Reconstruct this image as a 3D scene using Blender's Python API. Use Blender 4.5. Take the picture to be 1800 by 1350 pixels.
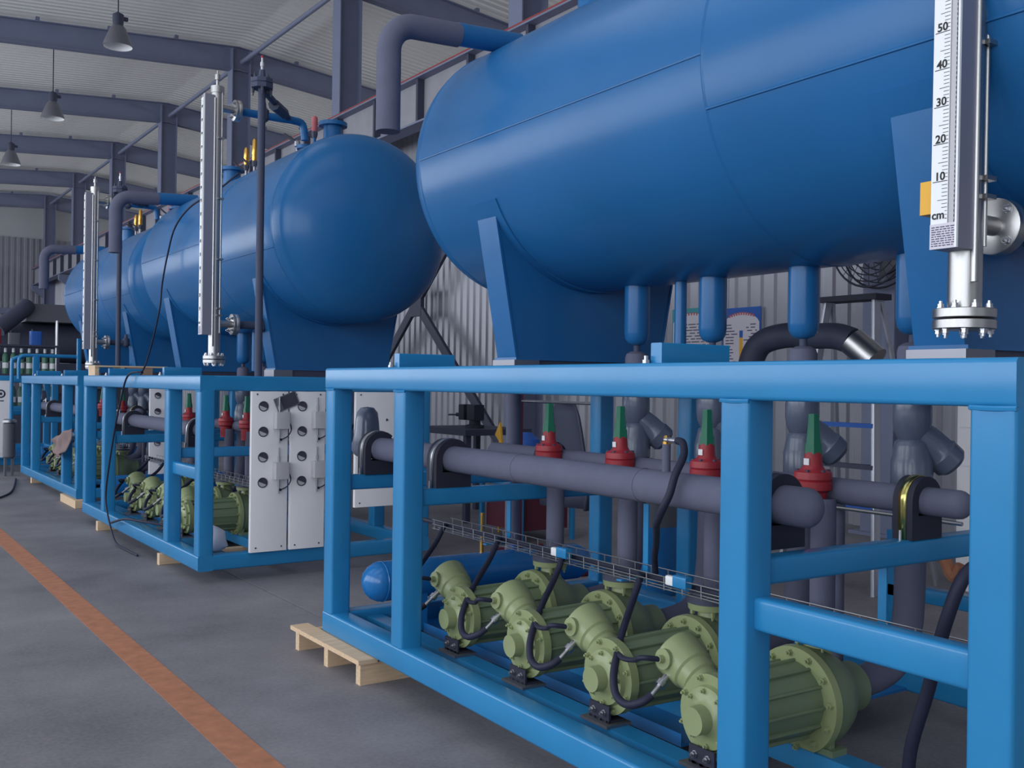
import bpy, math, random
from mathutils import Vector, Matrix
random.seed(7)
R = math.radians
sc = bpy.context.scene
for o in list(bpy.data.objects):
    bpy.data.objects.remove(o)

# ------------------------------------------------------------------ camera
cam_data = bpy.data.cameras.new('camera')
cam_data.sensor_width = 36.0
cam_data.lens = 36.0 * 1760.0 / 1800.0
cam_data.clip_start = 0.05
cam_data.clip_end = 300.0
cam = bpy.data.objects.new('camera', cam_data)
sc.collection.objects.link(cam)
cam.location = (0.0, 0.0, 1.37)
cam.rotation_euler = (Matrix.Rotation(R(-34.7), 4, 'Z') @ Matrix.Rotation(R(90.03), 4, 'X') @ Matrix.Rotation(0.013, 4, 'Z')).to_euler()
sc.camera = cam

# ------------------------------------------------------------------ world, exposure
w = bpy.data.worlds.new('world'); sc.world = w; w.use_nodes = True
w.node_tree.nodes['Background'].inputs[0].default_value = (0.55, 0.68, 0.95, 1)
w.node_tree.nodes['Background'].inputs[1].default_value = 0.6
sc.view_settings.view_transform = 'Standard'
sc.view_settings.look = 'None'
sc.view_settings.exposure = 0.0
sc.view_settings.gamma = 1.0
sc.view_settings.use_curve_mapping = False
WINDOW_LIGHT = 4.8          # daylight through the glazing of the long aisle wall
REAR_LIGHT = 0.7            # daylight through the gate behind the camera
ROOF_FILL = 1.3  # fill from the added, unseen roof panels

# ------------------------------------------------------------------ materials
def srgb(r, g, b):
    def f(c):
        c /= 255.0
        return c / 12.92 if c <= 0.04045 else ((c + 0.055) / 1.055) ** 2.4
    return (f(r), f(g), f(b), 1.0)
M = {}
def mat(name, col, rough=0.5, metal=0.0, var=0.0, scale=8.0, bump=0.0, bscale=40.0, stretch=None, coat=0.0, spec=0.5):
    m = bpy.data.materials.new(name); m.use_nodes = True
    nt = m.node_tree; b = nt.nodes['Principled BSDF']
    b.inputs['Base Color'].default_value = col
    b.inputs['Roughness'].default_value = rough
    b.inputs['Metallic'].default_value = metal
    b.inputs['Specular IOR Level'].default_value = spec
    if coat:
        b.inputs['Coat Weight'].default_value = coat; b.inputs['Coat Roughness'].default_value = 0.25
    if var or bump:
        tc = nt.nodes.new('ShaderNodeTexCoord'); mp = nt.nodes.new('ShaderNodeMapping')
        nt.links.new(tc.outputs['Object'], mp.inputs[0])
        if stretch: mp.inputs['Scale'].default_value = stretch
    if var:
        n = nt.nodes.new('ShaderNodeTexNoise'); n.inputs['Scale'].default_value = scale; n.inputs['Detail'].default_value = 6
        nt.links.new(mp.outputs[0], n.inputs[0])
        r = nt.nodes.new('ShaderNodeValToRGB')
        r.color_ramp.elements[0].position = 0.3; r.color_ramp.elements[1].position = 0.7
        r.color_ramp.elements[0].color = tuple(c * (1 - var) for c in col[:3]) + (1,)
        r.color_ramp.elements[1].color = tuple(min(1, c * (1 + var)) for c in col[:3]) + (1,)
        nt.links.new(n.outputs[0], r.inputs[0]); nt.links.new(r.outputs[0], b.inputs['Base Color'])
    if bump:
        n2 = nt.nodes.new('ShaderNodeTexNoise'); n2.inputs['Scale'].default_value = bscale; n2.inputs['Detail'].default_value = 4
        nt.links.new(mp.outputs[0], n2.inputs[0])
        bp = nt.nodes.new('ShaderNodeBump'); bp.inputs['Strength'].default_value = bump; bp.inputs['Distance'].default_value = 0.01
        nt.links.new(n2.outputs[0], bp.inputs['Height']); nt.links.new(bp.outputs[0], b.inputs['Normal'])
    M[name] = m
    return m
def glow(name, col, strength):
    m = bpy.data.materials.new(name); m.use_nodes = True
    nt = m.node_tree; nt.nodes.remove(nt.nodes['Principled BSDF'])
    e = nt.nodes.new('ShaderNodeEmission'); e.inputs[0].default_value = col; e.inputs[1].default_value = strength
    nt.links.new(e.outputs[0], nt.nodes['Material Output'].inputs[0]); M[name] = m
mat('frame_blue', srgb(40, 128, 182), 0.26, spec=0.5, var=0.05, scale=3, bump=0.02, bscale=60)
mat('tank_blue', srgb(36, 100, 156), 0.26, spec=0.28, var=0.06, scale=1.6, bump=0.05, bscale=14)
mat('vessel_blue', srgb(34, 112, 178), 0.22)
mat('pump_green', srgb(140, 150, 108), 0.36, var=0.05, scale=5)
mat('pump_body_green', srgb(112, 128, 100), 0.45, var=0.06, scale=8)
mat('foam', srgb(97, 99, 119), 0.85, var=0.06, scale=10, bump=0.05, bscale=120, spec=0.25)
mat('gloss_grey', srgb(92, 100, 120), 0.22, var=0.05, scale=6)
mat('dark_pipe', srgb(70, 76, 98), 0.7, spec=0.3)
mat('steel', srgb(178, 176, 176), 0.36, 1.0, bump=0.02, bscale=200)
mat('steel_dull', srgb(150, 150, 158), 0.45, 0.9)
mat('aluminium', srgb(150, 150, 165), 0.5, 0.6)
mat('zinc', srgb(190, 190, 195), 0.35, 1.0)
mat('brass', srgb(205, 160, 85), 0.3, 1.0)
mat('gold_strap', srgb(205, 195, 120), 0.25, 1.0)
mat('black', srgb(46, 47, 62), 0.6, spec=0.3)
mat('rubber', srgb(38, 40, 60), 0.6, spec=0.3)
mat('dark_box', srgb(62, 66, 86), 0.65)
mat('maroon', srgb(92, 34, 52), 0.6)
mat('red', srgb(156, 40, 50), 0.45, var=0.08, scale=12)
mat('valve_green', srgb(20, 112, 84), 0.4)
mat('white', srgb(236, 236, 238), 0.45)
mat('panel_white', srgb(240, 237, 240), 0.5, var=0.015, scale=2)
mat('panel_box', srgb(186, 184, 188), 0.5)
mat('dial_dark', srgb(70, 68, 80), 0.4)
mat('yellow', srgb(232, 172, 50), 0.5)
mat('wood', srgb(214, 184, 152), 0.8, var=0.14, scale=6, stretch=(1, 12, 12))
mat('column', srgb(120, 126, 152), 0.55, var=0.05, scale=2)
mat('crane_web', srgb(150, 148, 156), 0.55, var=0.08, scale=3)
mat('rail_red', srgb(142, 58, 60), 0.6, var=0.1, scale=4)
mat('roof', srgb(240, 238, 236), 0.6)
mat('wall_sheet', srgb(158, 158, 168), 0.36, 0.3)
mat('plain_wall', srgb(180, 182, 186), 0.7)
mat('label_text', srgb(20, 20, 24), 0.6)
mat('orange_paint', srgb(178, 118, 88), 0.75, var=0.16, scale=16, bump=0.05)
mat('ladder_alu', srgb(170, 172, 182), 0.4, 0.7)
mat('machine_grey', srgb(92, 94, 104), 0.55, var=0.08, scale=2)
mat('cloth', srgb(128, 108, 108), 0.9, var=0.15, scale=5)
mat('bag', srgb(205, 210, 225), 0.6)
mat('bottle_green', srgb(70, 120, 96), 0.4)
mat('poster_teal', srgb(60, 150, 160), 0.6)
mat('poster_blue', srgb(36, 92, 178), 0.6)
mat('poster_paper', srgb(214, 208, 218), 0.7)
mat('poster_ink', srgb(90, 84, 110), 0.7)
mat('poster_red', srgb(180, 96, 104), 0.7)
mat('cardboard', srgb(165, 135, 115), 0.85)
glow('daylight', (0.86, 0.93, 1.0, 1), WINDOW_LIGHT)
glow('daylight_rear', (0.80, 0.90, 1.0, 1), REAR_LIGHT)
glow('roof_fill', (0.92, 0.96, 1.0, 1), ROOF_FILL)
glow('far_fill', (0.92, 0.96, 1.0, 1), 4.0)  # fill from the added panes in the neighbouring hall
# concrete floor: cloudy greys, scuffs and fine grain
m = mat('concrete', srgb(140, 138, 145), 0.62)
nt = m.node_tree; b = nt.nodes['Principled BSDF']
tc = nt.nodes.new('ShaderNodeTexCoord')
n1 = nt.nodes.new('ShaderNodeTexNoise'); n1.inputs['Scale'].default_value = 0.9; n1.inputs['Detail'].default_value = 8; n1.inputs['Roughness'].default_value = 0.65
n2 = nt.nodes.new('ShaderNodeTexNoise'); n2.inputs['Scale'].default_value = 55; n2.inputs['Detail'].default_value = 3
geo = nt.nodes.new('ShaderNodeNewGeometry')
for n in (n1, n2): nt.links.new(geo.outputs['Position'], n.inputs[0])
mx = nt.nodes.new('ShaderNodeMath'); mx.operation = 'MULTIPLY_ADD'; mx.inputs[1].default_value = 0.35
nt.links.new(n2.outputs[0], mx.inputs[0]); nt.links.new(n1.outputs[0], mx.inputs[2])
cr = nt.nodes.new('ShaderNodeValToRGB'); cr.color_ramp.elements[0].position = 0.45; cr.color_ramp.elements[1].position = 0.9
cr.color_ramp.elements[0].color = srgb(100, 97, 103); cr.color_ramp.elements[1].color = srgb(144, 140, 145)
nt.links.new(mx.outputs[0], cr.inputs[0]); nt.links.new(cr.outputs[0], b.inputs['Base Color'])
bp = nt.nodes.new('ShaderNodeBump'); bp.inputs['Strength'].default_value = 0.12; bp.inputs['Distance'].default_value = 0.004
nt.links.new(n2.outputs[0], bp.inputs['Height']); nt.links.new(bp.outputs[0], b.inputs['Normal'])

# ------------------------------------------------------------------ mesh helpers
class MB:
    """Collects shapes given in one space; origin o is subtracted."""
    def __init__(s, o=(0, 0, 0)):
        s.o = Vector(o); s.v = []; s.f = []
    def add(s, vs, fs):
        k = len(s.v)
        s.v += [tuple(Vector(p) - s.o) for p in vs]
        s.f += [tuple(i + k for i in f) for f in fs]
        return s
    def box(s, x0, x1, y0, y1, z0, z1):
        vs = [(x, y, z) for x in (x0, x1) for y in (y0, y1) for z in (z0, z1)]
        return s.add(vs, [(0, 1, 3, 2), (4, 6, 7, 5), (0, 4, 5, 1), (2, 3, 7, 6), (0, 2, 6, 4), (1, 5, 7, 3)])
    def extr(s, prof, p0, p1, ux, uy, cap=True):
        """closed 2D profile swept from p0 to p1, profile axes ux, uy"""
        p0, p1, ux, uy = map(Vector, (p0, p1, ux, uy)); n = len(prof)
        vs = [p + ux * a + uy * b for p in (p0, p1) for a, b in prof]
        fs = [(i, (i + 1) % n, n + (i + 1) % n, n + i) for i in range(n)]
        if cap: fs += [tuple(range(n))[::-1], tuple(range(n, 2 * n))]
        return s.add(vs, fs)
    def rtube(s, p0, p1, wx, wy, r=0.012, ux=None, uy=None):
        """bar with rounded edges, section wx by wy centred on the line"""
        p0, p1 = Vector(p0), Vector(p1); d = (p1 - p0).normalized()
        if ux is None:
            ux = Vector((0, 0, 1)).cross(d) if abs(d.z) < 0.9 else Vector((1, 0, 0)); ux.normalize()
        ux = Vector(ux); uy = d.cross(ux) if uy is None else Vector(uy)
        pr = []
        for cx, cy, a0 in ((1, 1, 0), (-1, 1, 90), (-1, -1, 180), (1, -1, 270)):
            for k in range(4):
                a = R(a0 + k * 30)
                pr.append((cx * (wx / 2 - r) + r * math.cos(a), cy * (wy / 2 - r) + r * math.sin(a)))
        return s.extr(pr, p0, p1, ux, uy)
    def lathe(s, p, d, prof, n=24, cap=True):
        """profile [(h, r)] turned about the axis p + h*d"""
        p, d = Vector(p), Vector(d).normalized()
        a = d.orthogonal().normalized(); b = d.cross(a); vs = []; fs = []
        for h, r in prof:
            for i in range(n):
                t = 2 * math.pi * i / n
                vs.append(p + d * h + (a * math.cos(t) + b * math.sin(t)) * r)
        for j in range(len(prof) - 1):
            for i in range(n):
                fs.append((j * n + i, j * n + (i + 1) % n, (j + 1) * n + (i + 1) % n, (j + 1) * n + i))
        if cap:
            if prof[0][1] > 1e-6: fs.append(tuple(range(n))[::-1])
            if prof[-1][1] > 1e-6: fs.append(tuple(range((len(prof) - 1) * n, len(prof) * n)))
        return s.add(vs, fs)
    def cyl(s, p0, p1, r, n=16, r1=None):
        p0, p1 = Vector(p0), Vector(p1); L = (p1 - p0).length
        return s.lathe(p0, p1 - p0, [(0, r), (L, r if r1 is None else r1)], n)
    def tube(s, pts, r, n=10, smooth=True, closed=False, per=6):
        pts = [Vector(p) for p in pts]
        if smooth and len(pts) > 2:
            q = []
            for i in range(len(pts) - 1):
                a = pts[max(i - 1, 0)]; b = pts[i]; c = pts[i + 1]; d = pts[min(i + 2, len(pts) - 1)]
                for k in range(per):
                    t = k / per
                    q.append(0.5 * ((2 * b) + (c - a) * t + (2 * a - 5 * b + 4 * c - d) * t * t + (3 * b - a - 3 * c + d) * t ** 3))
            pts = q + [pts[-1]]
        vs = []; fs = []; m_ = len(pts); up = None
        for i, p in enumerate(pts):
            d = (pts[min(i + 1, m_ - 1)] - pts[max(i - 1, 0)])
            d = d.normalized() if d.length > 1e-9 else Vector((0, 0, 1))
            up = d.orthogonal().normalized() if up is None else (up - d * up.dot(d)).normalized()
            b = d.cross(up)
            for k in range(n):
                t = 2 * math.pi * k / n
                vs.append(p + (up * math.cos(t) + b * math.sin(t)) * r)
        for i in range(m_ - 1):
            for k in range(n):
                fs.append((i * n + k, i * n + (k + 1) % n, (i + 1) * n + (k + 1) % n, (i + 1) * n + k))
        fs += [tuple(range(n))[::-1], tuple(range((m_ - 1) * n, m_ * n))]
        return s.add(vs, fs)
    def bolts(s, c, d, rad, n, br=0.009, h=0.012, a0=0.0, skip=()):
        """hexagon bolt heads on a circle"""
        c, d = Vector(c), Vector(d).normalized()
        a = Vector((0, 0, 1)) if abs(d.z) < 0.9 else Vector((0, 1, 0)); a = (a - d * a.dot(d)).normalized(); b = d.cross(a)
        for i in range(n):
            if i in skip: continue
            t = a0 + 2 * math.pi * i / n
            p = c + (a * math.cos(t) + b * math.sin(t)) * rad
            s.lathe(p, d, [(0, br * 1.25), (h * 0.25, br * 1.25), (h * 0.25, br), (h, br)], 6)
            s.lathe(p + d * h, d, [(0, br * 0.55), (h * 0.7, br * 0.5)], 6)
        return s
    def mesh(s, name):
        me = bpy.data.meshes.new(name); me.from_pydata(s.v, [], s.f); me.validate()
        me.shade_smooth(); me.set_sharp_from_angle(angle=R(38))
        return me
COL = sc.collection
def setp(o, label=None, cat=None, group=None, kind=None):
    if label: o['label'] = label
    if cat: o['category'] = cat
    if group: o['group'] = group
    if kind: o['kind'] = kind
    return o
def obj(name, mb, m, parent=None, label=None):
    me = mb.mesh(name) if isinstance(mb, MB) else mb
    if m and not len(me.materials): me.materials.append(M[m])
    o = bpy.data.objects.new(name, me); COL.objects.link(o)
    if parent: o.parent = parent
    if label: o['label'] = label
    return o
def empty(name, loc=(0, 0, 0), rz=0.0):
    o = bpy.data.objects.new(name, None); COL.objects.link(o); o.location = loc; o.rotation_euler = (0, 0, rz); o.empty_display_size = 0.1
    return o
def copy_tree(o, parent=None):
    c = o.copy(); COL.objects.link(c); c.parent = parent
    for ch in o.children: copy_tree(ch, c)
    return c

# ------------------------------------------------------------------ the hall
WX = 8.62                       # face of the partition wall
COLS = [-0.3, 5.76, 11.81, 17.88, 24.0, 30.1, 36.1, 42.4, 48.4]
Y0, Y1, XL, XR = -14.0, 49.0, -9.6, 26.5
RIDGE = 9.72
def roof_z(x): return RIDGE - 0.075 * (8.35 - x) if x < 8.35 else RIDGE - 0.105 * (x - 8.35)
# floor slabs with recessed joints
fl = obj('floor', MB().box(XL, XR, Y0, Y1, -0.25, -0.02), 'concrete'); setp(fl, 'grey concrete hall floor with joints', kind='structure')
XJ = [XL, -3.6, 2.42, 8.4, 14.4, 20.4, XR]; YJ = [Y0, -8, -2, 22, 28, 34, 40, Y1]
for i in range(len(XJ) - 1):
    for j in range(len(YJ) - 1):
        g = 0.006; cx, cy = (XJ[i] + XJ[i + 1]) / 2, (YJ[j] + YJ[j + 1]) / 2
        hx, hy = (XJ[i + 1] - XJ[i]) / 2 - g, (YJ[j + 1] - YJ[j]) / 2 - g
        s_ = obj('slab', MB((cx, cy, 0)).box(cx - hx, cx + hx, cy - hy, cy + hy, -0.02, 0.0), 'concrete', fl); s_.location = (cx, cy, 0)
ln = obj('floor_line', MB().box(1.235, 1.375, Y0 + 0.5, Y1 - 1, 0.0, 0.0015), 'orange_paint')
setp(ln, 'long worn orange line painted along the concrete aisle floor', 'floor marking')
# roof sheets: trapezoid ribs run down the slope
def ribbed(mb, fn, t0, t1, period, depth):
    """fn(t, d) -> two end points of the line at distance t, depth d"""
    vs = []; n = int((t1 - t0) / period)
    for i in range(n + 1):
        for f, d in ((0.0, 0.0), (0.30, 0.0), (0.42, depth), (0.88, depth)):
            t = t0 + (i + f) * period
            if t <= t1: vs += list(fn(t, d))
    fs = [(2 * k, 2 * k + 1, 2 * k + 3, 2 * k + 2) for k in range(len(vs) // 2 - 1)]
    mb.add(vs, fs)
    return mb
ce = empty('ceiling'); setp(ce, 'pale corrugated sheet roof on dark rafters', kind='structure')
obj('roof_slope', ribbed(MB(), lambda t, d: ((XL, t, roof_z(XL) - d), (8.35, t, roof_z(8.35) - d)), Y0, Y1, 0.22, 0.035), 'roof', ce)
obj('roof_slope', ribbed(MB(), lambda t, d: ((8.35, t, roof_z(8.35) - d), (XR, t, roof_z(XR) - d)), Y0, Y1, 0.22, 0.035), 'roof', ce)
# added glowing roof panels over the near bays, out of view, to fill the floor
for k, cy in enumerate((-9.0, -3.0, 3.0, 9.0)):
    sk_ = obj('window_%d' % (40 + k), MB().box(-6.3, -5.9, cy - 1.6, cy + 1.6, roof_z(-6.1) - 0.09, roof_z(-6.1) - 0.03).box(2.9, 3.3, cy - 1.6, cy + 1.6, roof_z(3.1) - 0.09, roof_z(3.1) - 0.03), 'column'); setp(sk_, 'added glowing fill panel in the roof over the aisle', kind='structure')
    obj('pane', MB().add([(-6.0, cy - 1.5, roof_z(-6.0) - 0.06), (3.0, cy - 1.5, roof_z(3.0) - 0.06), (3.0, cy + 1.5, roof_z(3.0) - 0.06), (-6.0, cy + 1.5, roof_z(-6.0) - 0.06)], [(3, 2, 1, 0)]), 'roof_fill', sk_)
# partition wall of upright sheet panels, below the crane beam
def panel_mesh(wd, h, per, dep, name):
    m_ = MB(); ribbed(m_, lambda t, d: ((-d, t, 0), (-d, t, h)), 0.004, wd - 0.004, per, dep)
    m_.box(0.005, 0.05, 0, wd, 0, h)
    return m_.mesh(name)
wr = obj('wall_right', MB().box(WX + 0.05, WX + 0.12, Y0, Y1, 0, 6.0), 'plain_wall'); setp(wr, 'upright metal sheet partition wall below the crane beam', kind='structure')
pm = panel_mesh(0.96, 6.0, 0.19, 0.028, 'sheet_panel')
y = Y0
while y < Y1 - 0.9:
    p = obj('sheet_panel', pm, 'wall_sheet', wr); p.location = (WX, y, 0); y += 0.96
we = obj('wall_back', MB().box(XL, XR, Y1 + 0.05, Y1 + 0.12, 0, 9.8), 'plain_wall'); setp(we, 'far end wall of grey corrugated sheets', kind='structure')
pm2 = panel_mesh(1.0, 7.6, 0.24, 0.04, 'end_panel')
x = XL
while x < XR:
    p = obj('end_panel', pm2, 'wall_sheet', we); p.location = (x + 1.0, Y1, 0); p.rotation_euler = (0, 0, R(90)); x += 1.0
# aisle wall with long glazing (behind the camera's left), far hall wall, and the gate wall behind the camera
wl = obj('wall_left', MB().box(XL - 0.2, XL, Y0, Y1, 0, 1.2).box(XL - 0.2, XL, Y0, Y1, 6.9, 8.4), 'plain_wall'); setp(wl, 'aisle side wall with long glazing', kind='structure')
k = 1
WCOLS = [-13.6, -6.4] + COLS
for a, b_ in zip(WCOLS[:-1], WCOLS[1:]):
    obj('pier', MB().box(XL - 0.2, XL, a - 0.35, a + 0.35, 1.2, 6.9), 'plain_wall', wl)
    fr = MB()
    for t in (0.0, 0.25, 0.5, 0.75, 1.0):
        yy = a + 0.38 + t * (b_ - a - 0.76); fr.box(XL - 0.14, XL - 0.06, yy - 0.03, yy + 0.03, 1.2, 6.9)
    for zz in (1.23, 3.1, 5.0, 6.87): fr.box(XL - 0.14, XL - 0.06, a + 0.36, b_ - 0.36, zz - 0.03, zz + 0.03)
    wn = obj('window_%d' % k, fr, 'column'); setp(wn, 'tall aisle window with daylight', kind='structure'); k += 1
    obj('pane', MB().add([(XL - 0.12, a + 0.36, 1.2), (XL - 0.12, b_ - 0.36, 1.2), (XL - 0.12, b_ - 0.36, 6.9), (XL - 0.12, a + 0.36, 6.9)], [(0, 3, 2, 1)]), 'daylight', wn)
wf = obj('wall_far', MB().box(XR, XR + 0.2, Y0, Y1, 0, 8.4), 'plain_wall'); setp(wf, 'side wall of the neighbouring hall', kind='structure')
wb = obj('wall_front', MB().box(XL, 0.0, Y0 - 0.2, Y0, 0, 9.8).box(7.0, XR, Y0 - 0.2, Y0, 0, 9.8).box(0.0, 7.0, Y0 - 0.2, Y0, 5.0, 9.8), 'plain_wall'); setp(wb, 'gate wall behind the viewer', kind='structure')
dr = obj('door_1', MB().box(0, 0.1, Y0 - 0.15, Y0 - 0.05, 0, 5).box(6.9, 7.0, Y0 - 0.15, Y0 - 0.05, 0, 5), 'column'); setp(dr, 'open gate with daylight', kind='structure')
obj('pane', MB().add([(0.1, Y0 - 0.1, 0), (6.9, Y0 - 0.1, 0), (6.9, Y0 - 0.1, 5), (0.1, Y0 - 0.1, 5)], [(0, 1, 2, 3)]), 'daylight_rear', dr)
# added glowing panes high on the neighbouring hall's side wall, to light the roof
k = 20
for a, b_ in zip(COLS[:-1], COLS[1:]):
    wn = obj('window_%d' % k, MB().box(XR - 0.06, XR, a + 0.4, b_ - 0.4, 4.4, 4.5).box(XR - 0.06, XR, a + 0.4, b_ - 0.4, 6.9, 7.0), 'column'); setp(wn, 'added high glowing pane of the neighbouring hall lighting its roof', kind='structure'); k += 1
    obj('pane', MB().add([(XR - 0.02, a + 0.4, 4.5), (XR - 0.02, b_ - 0.4, 4.5), (XR - 0.02, b_ - 0.4, 6.9), (XR - 0.02, a + 0.4, 6.9)], [(0, 1, 2, 3)]), 'far_fill', wn)

# ------------------------------------------------------------------ portal frames and crane beam
def hsec(mb, p0, p1, ux, uy, wd, dp, tf=0.02, tw=0.014):
    a, b_ = wd / 2, dp / 2
    pr = [(-a, -b_), (a, -b_), (a, -b_ + tf), (tw / 2, -b_ + tf), (tw / 2, b_ - tf), (a, b_ - tf), (a, b_), (-a, b_), (-a, b_ - tf), (-tw / 2, b_ - tf), (-tw / 2, -b_ + tf), (-a, -b_ + tf)]
    return mb.extr(pr, p0, p1, ux, uy)
ordn = ['nearest the viewer', 'beside the wall fan', 'rising above the nearest tank', 'rising above the middle tank', 'second beyond the middle tank', 'third beyond the middle tank', 'behind the farthest tank', 'last but one from the end wall', 'against the end wall']
for i, cy in enumerate(COLS):
    c = empty('steel_column', (8.38, cy, 0)); setp(c, 'dark blue-grey steel column ' + ordn[i], 'column', 'columns of the middle row')
    obj('shaft', hsec(MB(), (0, 0, 0), (0, 0, RIDGE - 0.28), (0, 1, 0), (1, 0, 0), 0.34, 0.46), 'column', c)
    obj('base_plate', MB().box(-0.3, 0.3, -0.25, 0.25, 0, 0.03), 'column', c)
    if i < 9:
        obj('corbel', MB().add([(-0.23, -0.12, 5.45), (-0.23, 0.12, 5.45), (-0.23, -0.12, 4.95), (-0.23, 0.12, 4.95), (-0.70, -0.12, 5.45), (-0.70, 0.12, 5.45), (-0.70, -0.12, 5.25), (-0.70, 0.12, 5.25)],
            [(0, 4, 6, 2), (1, 3, 7, 5), (0, 1, 5, 4), (2, 6, 7, 3), (4, 5, 7, 6), (0, 2, 3, 1)]), 'column', c)
    r_ = empty('roof_rafter', (8.35, cy, RIDGE - 0.1)); setp(r_, 'dark sloping roof rafter meeting the column ' + ordn[i], 'rafter', 'roof rafters')
    for side, sl, xe in ((-1, 0.075, XL), (1, 0.105, XR)):
        m_ = MB(); L = abs(xe - 8.35); t0, t1 = -0.10, -0.10 - sl * L
        d0, d1 = 0.56, 0.38
        def q(x, zt, zb, wd):
            return [(x, -wd, zt), (x, wd, zt), (x, wd, zb), (x, -wd, zb)]
        for wd, (za, zb_), (zc, zd) in ((0.10, (t0, t0 - 0.02), (t1, t1 - 0.02)), (0.006, (t0 - 0.02, t0 - d0), (t1 - 0.02, t1 - d1)), (0.10, (t0 - d0, t0 - d0 - 0.02), (t1 - d1, t1 - d1 - 0.02))):
            m_.add(q(0, za, zb_, wd) + q(side * L, zc, zd, wd), [(0, 1, 2, 3), (4, 7, 6, 5), (0, 4, 5, 1), (1, 5, 6, 2), (2, 6, 7, 3), (3, 7, 4, 0)])
        obj('rafter_beam', m_, 'column', r_)
        m_ = MB()
        for t in range(1, 12):
            xx = t * 1.5
            if xx < L: m_.box(side * xx - 0.04, side * xx + 0.04, -0.05, 0.05, t0 - sl * xx - 0.001, t0 - sl * xx + 0.10)
        obj('purlin_clip', m_, 'column', r_)
for i in range(len(COLS) - 1):
    s_ = obj('ridge_strut', MB((8.38, COLS[i], 9.12)).cyl((8.38, COLS[i] + 0.18, 9.12), (8.38, COLS[i + 1] - 0.18, 9.12), 0.055, 10), 'column'); s_.location = (8.38, COLS[i], 9.12)
    setp(s_, 'thin round ridge strut starting at the column ' + ordn[i], 'strut', 'ridge struts')
# crane runway beam with red rail
CX, CZ = 7.88, 6.28
cb = empty('crane_beam', (CX, Y0, CZ)); setp(cb, 'grey crane runway beam with stiffeners and thin red rail on top', 'crane beam')
obj('web', MB((CX, Y0, CZ)).box(CX - 0.01, CX + 0.01, Y0 + 0.3, Y1 - 0.2, CZ - 0.76, CZ - 0.08), 'crane_web', cb)
obj('top_flange', MB((CX, Y0, CZ)).box(CX - 0.17, CX + 0.17, Y0 + 0.3, Y1 - 0.2, CZ - 0.08, CZ - 0.055), 'column', cb)
obj('bottom_flange', MB((CX, Y0, CZ)).box(CX - 0.15, CX + 0.15, Y0 + 0.3, Y1 - 0.2, CZ - 0.79, CZ - 0.76), 'column', cb)
obj('rail', MB((CX, Y0, CZ)).box(CX - 0.15, CX - 0.09, Y0 + 0.3, Y1 - 0.2, CZ - 0.055, CZ - 0.015), 'rail_red', cb)
stm = MB().box(-0.13, 0.13, -0.03, 0.03, -0.76, -0.08).mesh('stiffener')
y = COLS[0] + 0.75
while y < Y1 - 1:
    s_ = obj('stiffener', stm, 'dark_box', cb); s_.location = (0, y - Y0, 0); y += 1.5
# cross brace between two wall columns
br = empty('cross_brace', (8.3, 14.85, 0)); setp(br, 'dark steel X brace in front of the shiny sheet wall', 'brace')
for z0, z1 in ((0.25, 5.2), (5.2, 0.25)):
    obj('diagonal', MB((8.3, 14.85, 0)).rtube((8.3, 12.0, z0), (8.3, 17.7, z1), 0.16, 0.06, 0.006, ux=Vector((0, z0 - z1, 5.7)).normalized(), uy=(1, 0, 0)), 'dark_box', br)
obj('gusset_plate', MB((8.3, 14.85, 0)).box(8.265, 8.335, 14.65, 15.05, 2.5, 2.95), 'dark_box', br)

# ------------------------------------------------------------------ pump skids (local x across, y along the row, z up)
SKIDS = [dict(o=(2.0075, 1.093, 0.0), rz=R(-1.4), s='nearest'), dict(o=(2.10, 6.70, -0.035), rz=0.0, s='middle'), dict(o=(2.27, 11.42, -0.035), rz=0.0, s='farthest')]
def place(root, o, sk):
    c, s_ = math.cos(sk['rz']), math.sin(sk['rz']); ox, oy, oz = sk['o']
    root.location = (ox + c * o[0] - s_ * o[1], oy + s_ * o[0] + c * o[1], oz + o[2]); root.rotation_euler = (0, 0, sk['rz'])
PROTO = []
def thing(name, o, label, cat, group=None, only=(0, 1, 2)):
    """o: base point in skid coordinates; label holds {s} for the skid"""
    r_ = empty(name); setp(r_, label.format(s='nearest'), cat, group); place(r_, o, SKIDS[0])
    PROTO.append((r_, o, label, only)); return r_
def single(name, mb, m_, o, label, cat, group=None, only=(0, 1, 2)):
    r_ = obj(name, mb, m_); setp(r_, label.format(s='nearest'), cat, group); place(r_, o, SKIDS[0])
    PROTO.append((r_, o, label, only)); return r_
WD, LEN, ZB, ZT, TW = 1.78, 3.58, 0.12, 1.44, 0.104

# --- welded frame
o = (0, 0, ZB); B = lambda: MB(o)
t = thing('skid_frame', o, 'large blue welded steel frame of the {s} pump skid', 'skid frame', 'pump skid frames')
H = TW / 2
def bar(nm, p0, p1, a=TW, b_=TW): return obj(nm, B().rtube(p0, p1, a, b_), 'frame_blue', t)
for nm, z in (('bottom_rail', ZB + H), ('top_rail', ZT - H)):
    bar(nm, (H, 0, z), (H, LEN, z)); bar(nm, (WD - H, 0, z), (WD - H, LEN, z))
    bar(nm, (TW, H, z), (WD - TW, H, z)); bar(nm, (TW, LEN - H, z), (WD - TW, LEN - H, z))
PY = [H, 0.785, 2.77, LEN - H]
for yy in PY:
    bar('post', (H, yy, ZB + TW), (H, yy, ZT - TW)); bar('post', (WD - H, yy, ZB + TW), (WD - H, yy, ZT - TW))
bar('mid_rail', (0.065, TW, 0.765), (0.065, 0.733, 0.765), 0.06, 0.09)
for yy in PY[1:]:
    bar('cross_beam', (TW, yy, 0.868), (WD - TW, yy, 0.868), 0.07, 0.075)
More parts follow.
